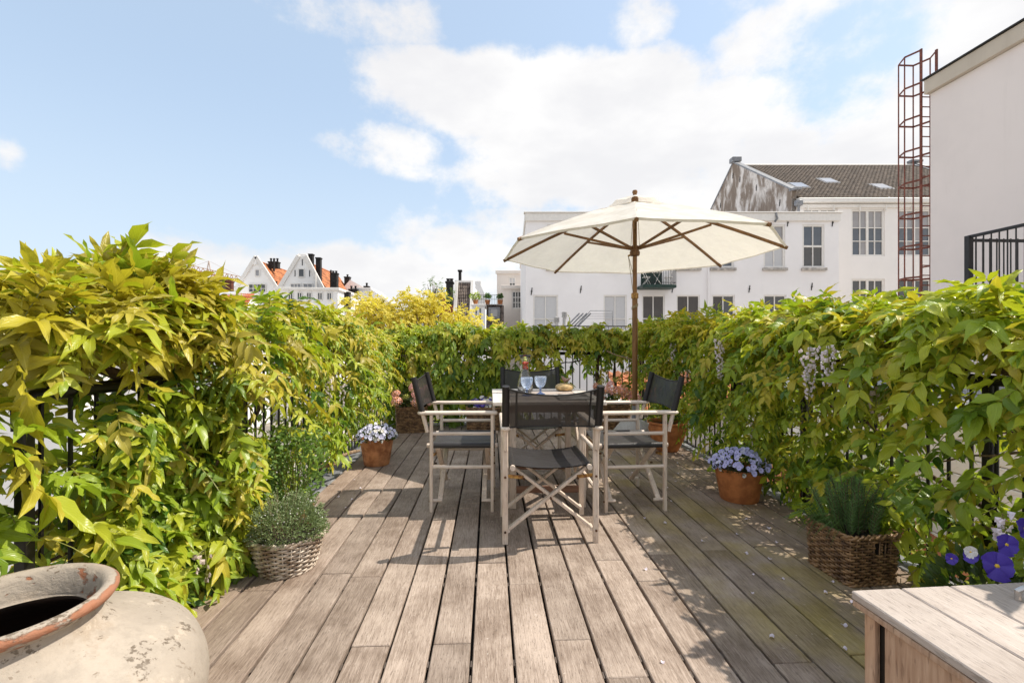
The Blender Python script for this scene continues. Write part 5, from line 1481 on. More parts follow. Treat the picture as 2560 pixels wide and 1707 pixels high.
def chair(name, label):
    t = thing(name, label, 'chair', (0, 0, 0), 0, 'director chairs round the table')
    W, Y = .253, .20
    for sx in (-1, 1):
        for sy in (-1, 1):
            q = MB(); q.box((0, 0, .32), (.032, .020, .64), .003); obj('leg', q, M['chair_wood'], t, (sx * W, sy * Y, 0))
        q = MB(); q.box((0, 0, 0), (.052, .50, .022), .007)
        q.lathe([(.0, -.011), (.018, -.011), (.026, -.004), (.026, .004), (.018, .011), (.0, .011)], 12, (0, -.25, 0))
        obj('armrest', q, M['chair_wood_y'], t, (sx * W, -.015, .651))
        q = MB(); q.tube([(0, -.225, .525), (0, -.258, .65), (0, -.316, .876)], [.0135, .0135, .0125], 8); obj('back_post', q, M['chair_wood'], t, (sx * (W + .0), 0, 0), smooth='auto')
        for z in (.514, .295):
            q = MB(); q.tube([(0, -Y + .008, z), (0, Y - .008, z)], .0115, 8); obj('side_stretcher', q, M['chair_wood_y'], t, (sx * W, 0, 0), smooth='auto')
        q = MB(); q.tube([(0, -.235, .428), (0, .235, .428)], .0150, 10); obj('seat_rail', q, M['chair_wood_y'], t, (sx * .213, 0, 0), smooth='auto')
    for sy in (-1, 1):
        for k, sx in enumerate((-1, 1)):
            yy = sy * (.165 - .020 * k)
            q = MB(); q.bar((sx * -.212, yy, .418), (sx * .232, yy, .070), .018, .032, .003, (0, -1, 0)); obj('cross_leg', q, M['chair_wood'], t)
            q = MB(); q.tube([(sx * .236, sy * .13, .070), (sx * .236, sy * .196, .070)], .0105, 8); obj('foot_dowel', q, M['chair_wood_y'], t, smooth='auto')
            q = MB(); q.bar((sx * .243, sy * .186, .372), (sx * .150, sy * .180, .362), .003, .020, .001, (0, 0, 1)); obj('strap', q, M['brass'], t)
        q = MB()
        for (x, z) in ((.253, .372), (-.253, .372), (.253, .070), (-.253, .070), (.0, .252), (.253, .52), (-.253, .52), (.150, .362), (-.150, .362)):
            q.tube([(x, sy * .200, z), (x, sy * .216, z)], .0065, 8)
        obj('bolts', q, M['rust'], t, smooth='auto')['kind'] = 'stuff'

    def seatf(u, v):
        a = 2 * u - 1
        return (a * .226, -.212 + .428 * v, .444 - .030 * (1 - a * a) * (1 - .25 * (2 * v - 1) ** 2) - .006 * (abs(a) > .96))
    q = MB(); q.grid(seatf, 16, 10); q.grid(lambda u, v: (seatf(u, v)[0], seatf(u, v)[1], seatf(u, v)[2] - .004), 16, 10, flip=True)
    s_ = obj('seat', q, M['seat_black'], t, smooth=True)
    q = MB()
    for sx in (-1, 1):
        q.tube([(sx * .213, -.214, .428), (sx * .213, .216, .428)], .0185, 10)
    obj('seat_sleeve', q, M['seat_black'], s_, smooth='auto')

    def backf(u, v):
        a = 2 * u - 1; e = 1 - a * a; z = .655 + .218 * v - .040 * e * (v - .12) * 1.0 + .008 * e * (1 - v)
        return (a * .253, -.262 - .255 * (z - .65) - .045 * e * (.6 + .4 * v), z)
    q = MB(); q.grid(backf, 22, 8); b_ = obj('backrest', q, M['mesh_black'], t, smooth=True)
    q = MB(); q.tube([backf(k / 22, 1) for k in range(23)], .0048, 6); q.tube([backf(k / 22, 0) for k in range(23)], .0045, 6); obj('hem', q, M['sleeve'], b_, smooth=True)
    for sx in (-1, 1):
        q = MB(); q.tube([(sx * .253, -.259, .652), (sx * .253, -.317, .884)], .0205, 10); obj('back_sleeve', q, M['sleeve'], b_, smooth='auto')
        q = MB(); q.grid(lambda u, v: (lambda p_: (p_[0], p_[1] - .003, p_[2]))(backf(.5 + sx * (.38 + .02 * u), v)), 2, 8); obj('seam', q, M['sleeve'], b_, smooth=True)
    return t


chair0 = chair('director_chair', 'folding director chair with its black mesh back turned to us, nearest of the four')
chair0.location = (.337, 2.716, 0)
for lab, x, y, rz in (('folding director chair on the side of the orange viola pot, seen from its side', -.178, 3.262, -math.pi / 2 - .028),
                      ('folding director chair beside the parasol pole, before the big clay pot', .950, 3.212, math.pi / 2 + .036),
                      ('folding director chair whose black back rises behind the carafe', .372, 3.84, math.pi + .02)):
    c = copy_tree(chair0); c.location = (x, y, 0); c.rotation_euler = (0, 0, rz); c['label'] = lab

TX, TYc, TZ = .388, 3.335, .73
t = thing('garden_table', 'square folding wooden table with pale border and greyed slats', 'table', (TX, TYc, 0), 0)
hw, hd = .372, .41
for k in range(8):
    q = MB(); q.box((0, 0, 0), (.50, .0855, .022), .003); obj('slat', q, M['table_grey'], t, (.0, -hd + .062 + .0885 * (k), TZ - .0125))
for sx in (-1, 1):
    q = MB(); q.box((0, 0, 0), (.119, 2 * hd, .024), .003); obj('border_board', q, M['table_pale'], t, (sx * (hw - .0605), 0, TZ - .012))
q = MB(); q.box((0, 0, 0), (.496, .085, .024), .003); obj('border_board', q, M['table_pale'], t, (0, hd - .043, TZ - .012))
for sy in (-1, 1):
    q = MB(); q.box((0, sy * (hd - .10), TZ - .054), (.56, .022, .055), .003); obj('apron', q, M['table_red'], t)
    q = MB(); q.box((0, sy * (hd - .13), .125), (.46, .020, .045), .003); obj('stretcher', q, M['table_red'], t)
    for sx in (-1, 1):
        q = MB(); q.box((0, 0, .35), (.045, .030, .70), .003); obj('leg', q, M['chair_wood'], t, (sx * .235, sy * (hd - .13), 0))
for sx in (-1, 1):
    q = MB(); q.bar((sx * .262, -.25, .10), (sx * .262, .25, .66), .018, .04, .003); obj('brace', q, M['chair_wood'], t)
    q = MB(); q.bar((sx * .284, .25, .10), (sx * .284, -.25, .66), .018, .04, .003); obj('brace', q, M['chair_wood'], t)

# glassware, bird ornament and magazine on the table
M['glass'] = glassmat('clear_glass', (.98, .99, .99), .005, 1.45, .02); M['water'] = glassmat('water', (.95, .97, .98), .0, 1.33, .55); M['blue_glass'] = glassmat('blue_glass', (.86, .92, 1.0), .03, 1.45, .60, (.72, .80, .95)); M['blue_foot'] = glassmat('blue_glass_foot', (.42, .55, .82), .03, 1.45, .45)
M['berry'] = plain('red_berry', (.72, .075, .028), .35, .2, 60.0); M['lime'] = plain('lime_slice', (.42, .46, .09), .5); M['dark_berry'] = plain('dark_berry', (.03, .025, .06), .4)
p_ = cw(px(1313, 3.49), 3.49, TZ)
t = thing('carafe', 'clear glass carafe of water with strawberries and lime in its neck', 'carafe', p_, 0)
q = MB(); q.lathe([(.0, .002), (.050, .002), (.058, .012), (.0595, .05), (.055, .09), (.044, .13), (.033, .163), (.0275, .19), (.0275, .21), (.031, .235), (.038, .262), (.048, .287), (.046, .287), (.036, .262), (.029, .235), (.0250, .21), (.0250, .19), (.0305, .163), (.041, .13), (.052, .09), (.0565, .05), (.054, .014), (.0, .008)], 28)
obj('bottle', q, M['glass'], t, smooth=True)
q = MB(); q.lathe([(.0, .009), (.053, .015), (.0556, .05), (.0512, .09), (.0402, .13), (.0297, .163), (.0242, .19), (.0, .192)], 24); obj('water', q, M['water'], t, smooth=True)


def berry(par, c, r_, m, tilt, nm):
    q = MB(); q.lathe([(.0, -r_ * 1.2), (r_ * .6, -r_ * .7), (r_, 0), (r_ * .85, r_ * .6), (.0, r_ * .85)], 10); o_ = obj(nm, q, M[m], par, c, (tilt, tilt * .6, 0), smooth=True)


for c, r_, m_, nm in (((-.008, -.010, .222), .016, 'berry', 'strawberry'), ((.010, -.008, .226), .015, 'berry', 'strawberry'), ((-.007, -.010, .190), .015, 'berry', 'strawberry'), ((.010, -.008, .186), .014, 'berry', 'strawberry'), ((.0, .012, .205), .015, 'berry', 'strawberry'),
                      ((-.002, .000, .246), .016, 'lime', 'lime_slice'), ((.006, -.008, .170), .007, 'dark_berry', 'blueberry'), ((-.007, -.006, .166), .007, 'dark_berry', 'blueberry'), ((.011, -.006, .174), .006, 'dark_berry', 'blueberry')):
    berry(t, c, r_, m_, random.uniform(-.6, .6), nm)
for pp, dd, lab in ((1317, 3.28, 'blue cut glass goblet standing right before the carafe'), (1351, 3.36, 'blue cut glass goblet beside the carafe, towards the bird ornament')):
    t = thing('goblet', lab, 'glass', cw(px(pp, dd), dd, TZ), 0, 'blue goblets on the table')
    q = MB()
    prof = [(.006, .046), (.024, .056), (.036, .075), (.042, .098), (.0435, .118), (.0432, .133), (.0415, .133), (.0412, .118), (.039, .098), (.033, .077), (.021, .060), (.0, .053)]
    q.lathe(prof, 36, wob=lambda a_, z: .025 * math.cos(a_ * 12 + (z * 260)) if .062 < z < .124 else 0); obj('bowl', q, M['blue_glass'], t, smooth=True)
    q = MB(); q.lathe([(.0, .0), (.034, .0), (.036, .003), (.024, .008), (.009, .016), (.0065, .030), (.009, .036), (.007, .047), (.0, .050)], 28); obj('foot', q, M['blue_foot'], t, smooth=True)
t = thing('bird_ornament', 'small brown bird figure sitting on a round sandy stone', 'ornament', cw(px(1411, 3.62), 3.62, TZ), 0)
q = MB(); q.lathe([(.0, .0), (.045, .0), (.064, .010), (.071, .026), (.066, .042), (.048, .053), (.02, .058), (.0, .058)], 28, wob=lambda a_, z: .04 * math.sin(a_ * 2 + 1) + .015 * math.sin(5 * a_)); obj('stone', q, M['loaf'], t, smooth=True)
q = MB(); q.tube([(-.020, 0, .112), (-.016, 0, .108), (-.006, 0, .092), (.010, 0, .080), (.026, 0, .083), (.040, 0, .093), (.052, 0, .101)], [.003, .010, .0135, .0185, .012, .006, .0035], 10)
q.tube([(-.017, 0, .113), (-.031, 0, .1175)], [.005, .0008], 6); q.tube([(.004, .005, .085), (.002, .008, .057)], .002, 5); q.tube([(.004, -.005, .085), (.002, -.008, .057)], .002, 5)
obj('bird', q, M['bird'], t, smooth='auto')
mg, q_, out_ = newmat('magazine_cover')
pos = q_.n('ShaderNodeTexCoord').outputs['Object']
wv = q_.noise(q_.vm('MULTIPLY', pos, (6, 26, 1)), 1.0, 3.0, .5, .8)
pc = q_.mix(q_.step(wv, .44, .52), (.05, .045, .045), (.66, .62, .58)); pr = q_.n('ShaderNodeBsdfPrincipled'); q_.put(pr.inputs['Base Color'], pc); pr.inputs['Roughness'].default_value = .3
mg.node_tree.links.new(pr.outputs[0], out_.inputs[0])
p_ = cw(px(1432, 3.17), 3.17, TZ)
t = thing('magazine', 'glossy magazine with a dark wavy cover lying by the bird ornament', 'magazine', p_, .03)
q = MB(); q.box((0, 0, .004), (.225, .29, .006), .001); obj('pages', q, M['trim'], t)
q = MB(); q.box((0, 0, .0085), (.231, .296, .0015), 0); obj('cover', q, mg, t)

# ------------------------------------------------------------------ parasol
UX, UY = 1.631, 5.057
t = thing('parasol', 'large cream canvas parasol with eight wooden ribs standing open', 'parasol', (UX, UY, 0), math.radians(252.6))
R_p, ZE_, ZA = 1.53, 2.115, 2.70
q = MB(); q.tube([(0, 0, .05), (0, 0, 1.655)], .0300, 14); obj('lower_pole', q, M['parasol_wood'], t, smooth='auto')
q = MB(); q.tube([(0, 0, 1.60), (0, 0, 2.71)], .0245, 14); obj('upper_pole', q, M['parasol_wood'], t, smooth='auto')
q = MB(); q.lathe([(.031, 1.60), (.040, 1.605), (.040, 1.66), (.026, 1.67)], 16); obj('collar', q, M['brass'], t, smooth='auto')
q = MB(); q.lathe([(.026, 2.08), (.050, 2.085), (.056, 2.11), (.056, 2.13), (.045, 2.14), (.048, 2.19), (.030, 2.20)], 16); obj('hub', q, M['parasol_wood'], t, smooth='auto')
q = MB(); q.tube([(-.03, -.03, 2.11), (-.10, -.07, 2.105)], .012, 6); obj('pulley', q, M['brass'], t, smooth='auto')
q = MB(); q.lathe([(.0, 2.68), (.04, 2.68), (.04, 2.73), (.018, 2.765), (.024, 2.785), (.030, 2.80), (.024, 2.82), (.0, 2.828)], 14); obj('finial', q, M['parasol_wood'], t, smooth='auto')


def ribz(r_):
    s = r_ / R_p
    return ZE_ + (ZA - ZE_) * (1 - s) + .035 * math.sin(math.pi * s)


for k in range(8):
    a = math.radians(45 * k); ca, sa = math.cos(a), math.sin(a)
    q = MB()
    for i in range(8):
        r0_, r1_ = .05 + (R_p - .03) * i / 8, .05 + (R_p - .03) * (i + 1) / 8
        r1_ = min(r1_, R_p + .004)
        q.bar((r0_, 0, ribz(r0_) - .022), (r1_, 0, ribz(r1_) - .022), .020, .030, .002)
    rb = obj('rib', q, M['parasol_wood'], t, (0, 0, 0), (0, 0, a))
    q = MB(); q.bar((.045, 0, 2.165), (.80, 0, ribz(.80) - .045), .020, .026, .002); obj('strut', q, M['parasol_wood'], rb)
    q = MB(); q.tube([(R_p - .05, 0, ribz(R_p - .05) - .02), (R_p + .006, 0, ribz(R_p) - .02)], .0185, 8); obj('rib_pocket', q, M['parasol_wood'], rb, smooth='auto')
for k in range(8):
    a = math.radians(45 * k)

    def pan(u, v, lift=0.0):
        r_ = .12 + (R_p - .12) * v; a0_, a1_ = a, a + math.pi / 4
        A_ = Vector((math.cos(a0_) * r_, math.sin(a0_) * r_)); B_ = Vector((math.cos(a1_) * r_, math.sin(a1_) * r_)); P2 = A_.lerp(B_, u)
        sag = .022 * math.sin(math.pi * u) * math.sin(math.pi * min(1, v * 1.05)) + .006 * math.sin(u * 9 + k * 2 + v * 6) * math.sin(v * 7)
        return (P2.x, P2.y, ribz(r_) - sag + lift)
    q = MB(); q.grid(pan, 8, 12); o_ = obj('canopy_panel', q, M['canvas'], t, smooth=True)
    q = MB(); q.grid(lambda u, v: (lambda p0_: (p0_[0] * (1 - .012 * v), p0_[1] * (1 - .012 * v), p0_[2] - .018 * v))(pan(u, 1.0)), 8, 1); obj('hem', q, M['canvas'], o_, smooth=True)
q = MB()
for k in range(8):
    a0_, a1_ = math.radians(45 * k), math.radians(45 * k + 45)
    r_ = .29
    pc_ = (0, 0, 2.772); A_ = (math.cos(a0_) * r_, math.sin(a0_) * r_, 2.668); B_ = (math.cos(a1_) * r_, math.sin(a1_) * r_, 2.668)
    mid = tuple((A_[i] + B_[i]) / 2 * (1 if i < 2 else 1) - (.014 if i == 2 else 0) for i in range(3))
    q.add([pc_, A_, mid, B_], [(0, 1, 2), (0, 2, 3)])
obj('vent_cap', q, M['canvas'], t)
q = MB()
q.tube([(-.10, -.07, 2.10), (-.03, -.01, 1.85), (-.034, .0, 1.4), (-.036, 0, .95), (-.05, -.02, .82), (-.06, -.02, .95), (-.045, -.01, 1.6), (-.10, -.07, 2.09)], .0035, 5)
q.tube([(.028, .03, 2.66), (.045, .05, 2.15)], .003, 5); q.tube([(-.07, -.02, 2.55), (-.10, -.05, 2.12)], .003, 5)
q.tube([(-.05, .03, 1.35), (-.075, .03, 1.0), (-.065, .0, .86), (-.055, .0, 1.0), (-.04, .03, 1.36)], .004, 5)
for k in range(4):
    q.tube([(.034 * math.cos(x), .034 * math.sin(x), 1.50 + .008 * k + .02 * math.sin(x)) for x in [i * .524 for i in range(13)]], .0035, 5)
obj('rope', q, M['rope'], t, smooth=True)
q = MB(); q.lathe([(.0, .0), (.24, .0), (.25, .03), (.235, .12), (.17, .20), (.07, .245), (.035, .25)], 28); obj('base', q, M['stone'], t, smooth='auto')
q = MB(); q.tube([(0, 0, .20), (0, 0, .40)], .036, 12); obj('base_sleeve', q, M['zinc'], t, smooth='auto')

# ------------------------------------------------------------------ pots and baskets
M['pansy_w'] = plain('pale_blue_viola', (.74, .74, .90), .6, .12, 60.0, col2=(.58, .58, .85)); M['pansy_l'] = plain('lavender_viola', (.44, .42, .82), .6, .12, 60.0, col2=(.60, .60, .88)); M['pansy_d'] = plain('deep_violet_pansy', (.075, .035, .42), .5, .25, 60.0); M['pansy_white'] = plain('white_pansy', (.80, .78, .75), .6)
M['eye'] = plain('dark_flower_eye', (.08, .05, .22), .6); M['eye_y'] = plain('yellow_flower_eye', (.75, .48, .04), .6)
HERB = [leafmat('herb_grey_green', (.21, .27, .12), .25, .6, False), leafmat('rosemary_green', (.10, .185, .045), .25, .5, False), leafmat('viola_leaf', (.055, .095, .018), .25, .45, False), leafmat('oregano_leaf', (.17, .28, .07), .3, .5, False), leafmat('hydrangea_leaf', (.075, .105, .055), .15, .45, True), leafmat('pot_plant_leaf', (.15, .22, .03), .35, .45, True)]
M['hyd_pink'] = plain('pink_hydrangea', (.85, .33, .35), .7, .25, 50.0, col2=(.88, .62, .58)); M['hyd_orange'] = plain('orange_hydrangea', (.85, .36, .17), .7, .25, 50.0, col2=(.82, .45, .32)); M['hyd_lime'] = plain('lime_hydrangea', (.42, .44, .08), .7, .2, 50.0)


def pansy_mesh(name, petal, eye, n=5, cup=.22):
    q = MB()
    for k, (ang, ln, wd) in enumerate(((90 + 36, .95, .62), (90 - 36, .95, .62), (198, .85, .55), (342, .85, .55), (270, 1.0, .72))):
        a = math.radians(ang); d = Vector((math.cos(a), math.sin(a), 0)); s = Vector((-math.sin(a), math.cos(a), 0)); z = .03 * k
        pts = [Vector((0, 0, z))]
        for i in range(7):
            th = -1.15 + 2.3 * i / 6
            pts.append(d * (ln * (.45 + .55 * math.cos(th * .85))) + s * (wd * math.sin(th)) + Vector((0, 0, z + cup * math.cos(th) - .10 * (i % 2))))
        q.add(pts, [(0, i, i + 1) for i in range(1, 7)])
    q.lathe([(.0, .16), (.13, .13), (.16, .08)], 6, mi=1)
    return q.mesh(name, [petal, eye], True)


PAN = {k: pansy_mesh('flower', M[a_], M[e_]) for k, a_, e_ in (('w', 'pansy_w', 'eye'), ('l', 'pansy_l', 'eye'), ('d', 'pansy_d', 'eye_y'), ('p', 'pansy_white', 'eye_y'))}


def flower(par, c, size, kind, toward, rr, tilt=.5):
    d = (Vector(toward) + Vector((rr.gauss(0, tilt), rr.gauss(0, tilt), rr.gauss(0, tilt * .6)))).normalized()
    qt = d.to_track_quat('Z', 'Y') @ Matrix.Rotation(rr.uniform(-.5, .5), 4, 'Z').to_quaternion()
    o_ = link('flower', PAN[kind], par); o_.matrix_basis = Matrix.Translation(c) @ qt.to_matrix().to_4x4() @ Matrix.Scale(size, 4)
    return o_


def tuft(name, par, n, gen, mat):
    """many small leaves; gen -> base, direction, length, width"""
    q = MB()
    for _ in range(n):
        p_, d, ln, wd = gen(); p_, d = Vector(p_), Vector(d).normalized(); s = d.orthogonal().normalized(); s = Matrix.Rotation(random.uniform(0, 6.28), 3, d) @ s
        nn = d.cross(s)
        q.add([p_, p_ + d * ln * .45 + s * wd * .5 + nn * ln * .06, p_ + d * ln, p_ + d * ln * .45 - s * wd * .5 + nn * ln * .06], [(0, 1, 2, 3)])
    return obj(name, q, mat, par, kind='stuff')


def dome(rr, rx, h, z0):
    a = rr.uniform(0, 6.283); e = math.asin(rr.uniform(.0, 1)); w = rr.uniform(.75, 1) ** .7
    return Vector((math.cos(a) * math.cos(e) * rx * w, math.sin(a) * math.cos(e) * rx * w, z0 + math.sin(e) * h * w)), Vector((math.cos(a) * math.cos(e), math.sin(a) * math.cos(e), math.sin(e) + .25))


def clay_pot(t, h, r_top, r_bot, mat='terra', rim=.0, n=40):
    q = MB()
    if rim:
        prof = [(.0, .0), (r_bot, .0), (r_bot * 1.25, h * .16), (r_top * .86, h * .48), (r_top * .95, h * .74), (r_top * .90, h * .90), (r_top * .93, h * .915), (r_top, h * .94), (r_top, h * .985), (r_top * .965, h), (r_top * .92, h * .985), (r_top * .86, h * .9), (r_top * .85, h * .8)]
    else:
        prof = [(.0, .0), (r_bot, .0), (r_bot + .004, .006), (r_top - .004, h * .985), (r_top, h * .99), (r_top - .004, h), (r_top - .016, h), (r_top - .022, h * .9)]
    q.lathe(prof, n); obj('pot', q, M[mat], t, smooth='auto')
    q = MB(); q.disc(r_top * .88, h * .86, 24); obj('soil', q, M['soil'], t)


def viola_pot(label, x, y, h, rt, rb, mat, kinds, top, n, size, seed):
    t = thing('viola_pot', label, 'flower pot', (x, y, 0), 0, 'clay pots of violas on the deck'); clay_pot(t, h, rt, rb, mat)
    rr = random.Random(seed); rad = rt * 1.16
    def gen():
        p_, d = dome(rr, rad * .98, (top - h) * .86, h * .93); return p_ * 1.0, d + Vector((0, 0, .2)), rr.uniform(.018, .034), .014
    tuft('foliage', t, 620, gen, HERB[2])
    for _ in range(n):
        p_, d = dome(rr, rad * 1.02, (top - h), h * .97)
        if p_.z < h * 1.05 and rr.random() < .5:
            p_.z += .03
        flower(t, p_, size * rr.uniform(.75, 1.15), kinds[0] if rr.random() < .75 else kinds[1], d + Vector((-x * .3, -y * .25, .25)), rr)
    for _ in range(9):
        a = rr.uniform(3.3, 6.1); flower(t, Vector((math.cos(a) * rt * 1.02, math.sin(a) * rt * 1.02, h - rr.uniform(.0, .02))), size * .8, 'p', (math.cos(a), math.sin(a), .1), rr)
    return t


viola_pot('orange clay pot of pale blue violas beside the golden hedge', -1.035, 4.22, .242, .155, .108, 'terra_old', ('w', 'p'), .375, 120, .0185, 3)
viola_pot('reddish clay pot of lavender violas near the iron railing', 1.775, 3.165, .228, .168, .122, 'terra', ('l', 'w'), .365, 170, .0185, 4)

t = thing('big_pot', 'big rimmed clay pot with leafy green plant behind the parasol-side chair', 'flower pot', (1.83, 4.62, 0)); clay_pot(t, .30, .20, .105, 'terra', 1)
rr = random.Random(8)
LEAFP = np_mesh('leaf', TEMPL[1][0], TEMPL[1][1], [HERB[5]], None, TEMPL[1][2])
for _ in range(46):
    a = rr.uniform(0, 6.28); r_ = rr.uniform(.02, .20); d = Vector((math.cos(a), math.sin(a), rr.uniform(.1, .9))).normalized(); L = rr.uniform(.06, .10)
    o_ = link('leaf', LEAFP, t); o_.matrix_basis = Matrix.Translation((math.cos(a) * r_, math.sin(a) * r_, .34 + rr.uniform(0, .17) - r_ * .3)) @ d.to_track_quat('Y', 'Z').to_matrix().to_4x4() @ Matrix.Diagonal((L * .6, L, L, 1))
q = MB()
for _ in range(14):
    a = rr.uniform(0, 6.28); q.tube([(math.cos(a) * .03, math.sin(a) * .03, .25), (math.cos(a) * .14, math.sin(a) * .14, .42)], .003, 4)
obj('stems', q, M['stalk'], t)


def ring_path(shape, dims, s):
    """point and outward normal at s in 0..1 round a basket"""
    if shape == 'round':
        a = 2 * math.pi * s
        return Vector((math.cos(a) * dims[0], math.sin(a) * dims[1], 0)), Vector((math.cos(a), math.sin(a), 0))
    hx, hy, c = dims; segs = [(2 * (hx - c)), math.pi * c / 2, 2 * (hy - c), math.pi * c / 2] * 2; segs[2] = 2 * (hy - c); tot = sum(segs); d = s * tot
    order = [((-(hx - c), -hy), (1, 0), (0, -1)), ((hx - c, -(hy - c)), -90, None), ((hx, -(hy - c)), (0, 1), (1, 0)), ((hx - c, hy - c), 0, None), ((hx - c, hy), (-1, 0), (0, 1)), ((-(hx - c), hy - c), 90, None), ((-hx, hy - c), (0, -1), (-1, 0)), ((-(hx - c), -(hy - c)), 180, None)]
    for (o_, a_, n_), L in zip(order, segs):
        if d <= L + 1e-9:
            if n_ is None:
                an_ = math.radians(a_) + d / c; nn = Vector((math.cos(an_), math.sin(an_), 0)); return Vector((o_[0], o_[1], 0)) + nn * c, nn
            return Vector((o_[0] + a_[0] * d, o_[1] + a_[1] * d, 0)), Vector((n_[0], n_[1], 0))
        d -= L
    return ring_path(shape, dims, 0)


def basket(t, shape, d0, d1, h, rows, stakes, mat, slots=None, sl=.0, amp=.0055):
    q = MB(); rr_ = h / rows * .45
    def dims(k): return tuple(d0[i] + (d1[i] - d0[i]) * k for i in range(len(d0)))
    NP = stakes * 4
    for r in range(rows):
        z = h * (r + .5) / rows; pts = []
        jit = random.uniform(-.001, .001)
        for i in range(NP):
            s = i / NP; p_, n_ = ring_path(shape, dims(z / h), s)
            w = amp * math.sin(math.pi * s * stakes + (math.pi if r % 2 else 0))
            pts.append(p_ + n_ * (w + jit) + Vector((0, 0, z + random.uniform(-.0012, .0012) + sl * p_.x)))
        if slots and slots[0] < z < slots[1]:
            run = []
            for p_ in pts + pts[:1]:
                inside = p_.y < -d0[1] * .7 and any(a < p_.x < e for a, e in slots[2])
                if inside:
                    if len(run) > 1:
                        q.tube(run, rr_, 5)
                    run = []
                else:
                    run.append(p_)
            if len(run) > 1:
                q.tube(run, rr_, 5)
        else:
            q.tube(pts, rr_, 5, False, True)
    obj('weave', q, M[mat], t, smooth=True)['kind'] = 'stuff'
    q = MB()
    for i in range(stakes):
        p0_, n0 = ring_path(shape, dims(0), (i + .5) / stakes); p1_, n1 = ring_path(shape, dims(1), (i + .5) / stakes)
        q.tube([p0_, p1_ + Vector((0, 0, h + sl * p1_.x))], .0035, 5)
    obj('stakes', q, M[mat], t, smooth=True)
    q = MB()
    for z, rr2 in ((h + .003, .0085), (.006, .0075)):
        for ph in (0, math.pi):
            pts = []
            for i in range(stakes * 3):
                p_, n_ = ring_path(shape, dims(z / h), i / (stakes * 3)); th = i * 1.05 + ph
                pts.append(p_ + n_ * .0065 * math.cos(th) + Vector((0, 0, z + .0065 * math.sin(th) + sl * p_.x)))
            q.tube(pts, rr2 * .8, 5, False, True)
    obj('rim', q, M[mat], t, smooth=True)['kind'] = 'stuff'
    q = MB(); N = 40; vs = []; fs = []
    for k, z in ((0, .004), (1, h * .93)):
        for i in range(N):
            p_, n_ = ring_path(shape, dims(k), i / N); vs.append(p_ - n_ * .010 + Vector((0, 0, z)))
    q.add(vs, [(i, (i + 1) % N, N + (i + 1) % N, N + i) for i in range(N)] + [tuple(range(N, 2 * N))]); obj('liner', q, M['liner'], t)


# thyme basket
t = thing('thyme_basket', 'round silvery wicker basket of flowering thyme before the golden hedge', 'basket', (-1.005, 2.32, 0))
basket(t, 'round', (.122, .122), (.172, .166), .165, 14, 26, 'wicker_grey', amp=.007)
rr = random.Random(12)
def gen():
    p_, d = dome(rr, .178, .165, .165); lump = 1 + .16 * math.sin(p_.x * 31 + 1) * math.sin(p_.y * 27) + .10 * math.sin(p_.z * 60 + p_.x * 20); p_ = Vector((p_.x * lump, p_.y * lump, .16 + (p_.z - .16) * lump)); return p_, d + Vector((rr.gauss(0, .5), rr.gauss(0, .5), rr.gauss(0, .4))), rr.uniform(.009, .017), .0065
tuft('foliage', t, 6500, gen, HERB[0])
def gen():
    p_, d = dome(rr, .192, .195, .16); return p_, (rr.gauss(0, 1), rr.gauss(0, 1), 1), .006, .006
tuft('tiny_blossom', t, 330, gen, M['pansy_white'])
q = MB()
for _ in range(150):
    p_, d = dome(rr, .20, .215, .16); b0 = Vector((p_.x * .55, p_.y * .55, .17)); e0 = p_ + Vector((rr.gauss(0, .012), rr.gauss(0, .012), rr.uniform(0, .035))); q.tube([b0, b0.lerp(e0, .6) + Vector((0, 0, .012)), e0], [.0011, .0009, .0006], 3, mi=1)
    for k in range(26):
        u = .35 + .65 * k / 25; c_ = b0.lerp(e0, u) + Vector((0, 0, .012 * math.sin(3.1 * u))); th = k * 2.4; d2 = Vector((math.cos(th), math.sin(th), .7)).normalized(); s = d2.orthogonal().normalized() * .0026; L = rr.uniform(.008, .013)
        q.add([c_, c_ + d2 * L * .5 + s, c_ + d2 * L, c_ + d2 * L * .5 - s], [(0, 1, 2, 3)])
obj('sprigs', q, [HERB[0], M['bark_pale']], t)['kind'] = 'stuff'
t = thing('oregano_plant', 'tall bushy grey green herb growing behind the thyme basket', 'plant', (-1.13, 2.68, 0))
clay_pot(t, .17, .11, .08, 'terra_old')
def gen():
    a = rr.uniform(0, 6.28); z = rr.uniform(.14, .60); r_ = (.05 + .13 * math.sin(min(1, (z - .1) / .5) * 2.4)) * rr.uniform(.3, 1)
    return (math.cos(a) * r_, math.sin(a) * r_, z), (math.cos(a), math.sin(a), rr.uniform(-.2, .9)), rr.uniform(.018, .032), .019
tuft('foliage', t, 1500, gen, HERB[3])
q = MB()
for _ in range(26):
    a = rr.uniform(0, 6.28); q.tube([(.02 * math.cos(a), .02 * math.sin(a), .14), (.11 * math.cos(a), .11 * math.sin(a), rr.uniform(.4, .58))], .002, 4)
obj('stems', q, M['stalk'], t)

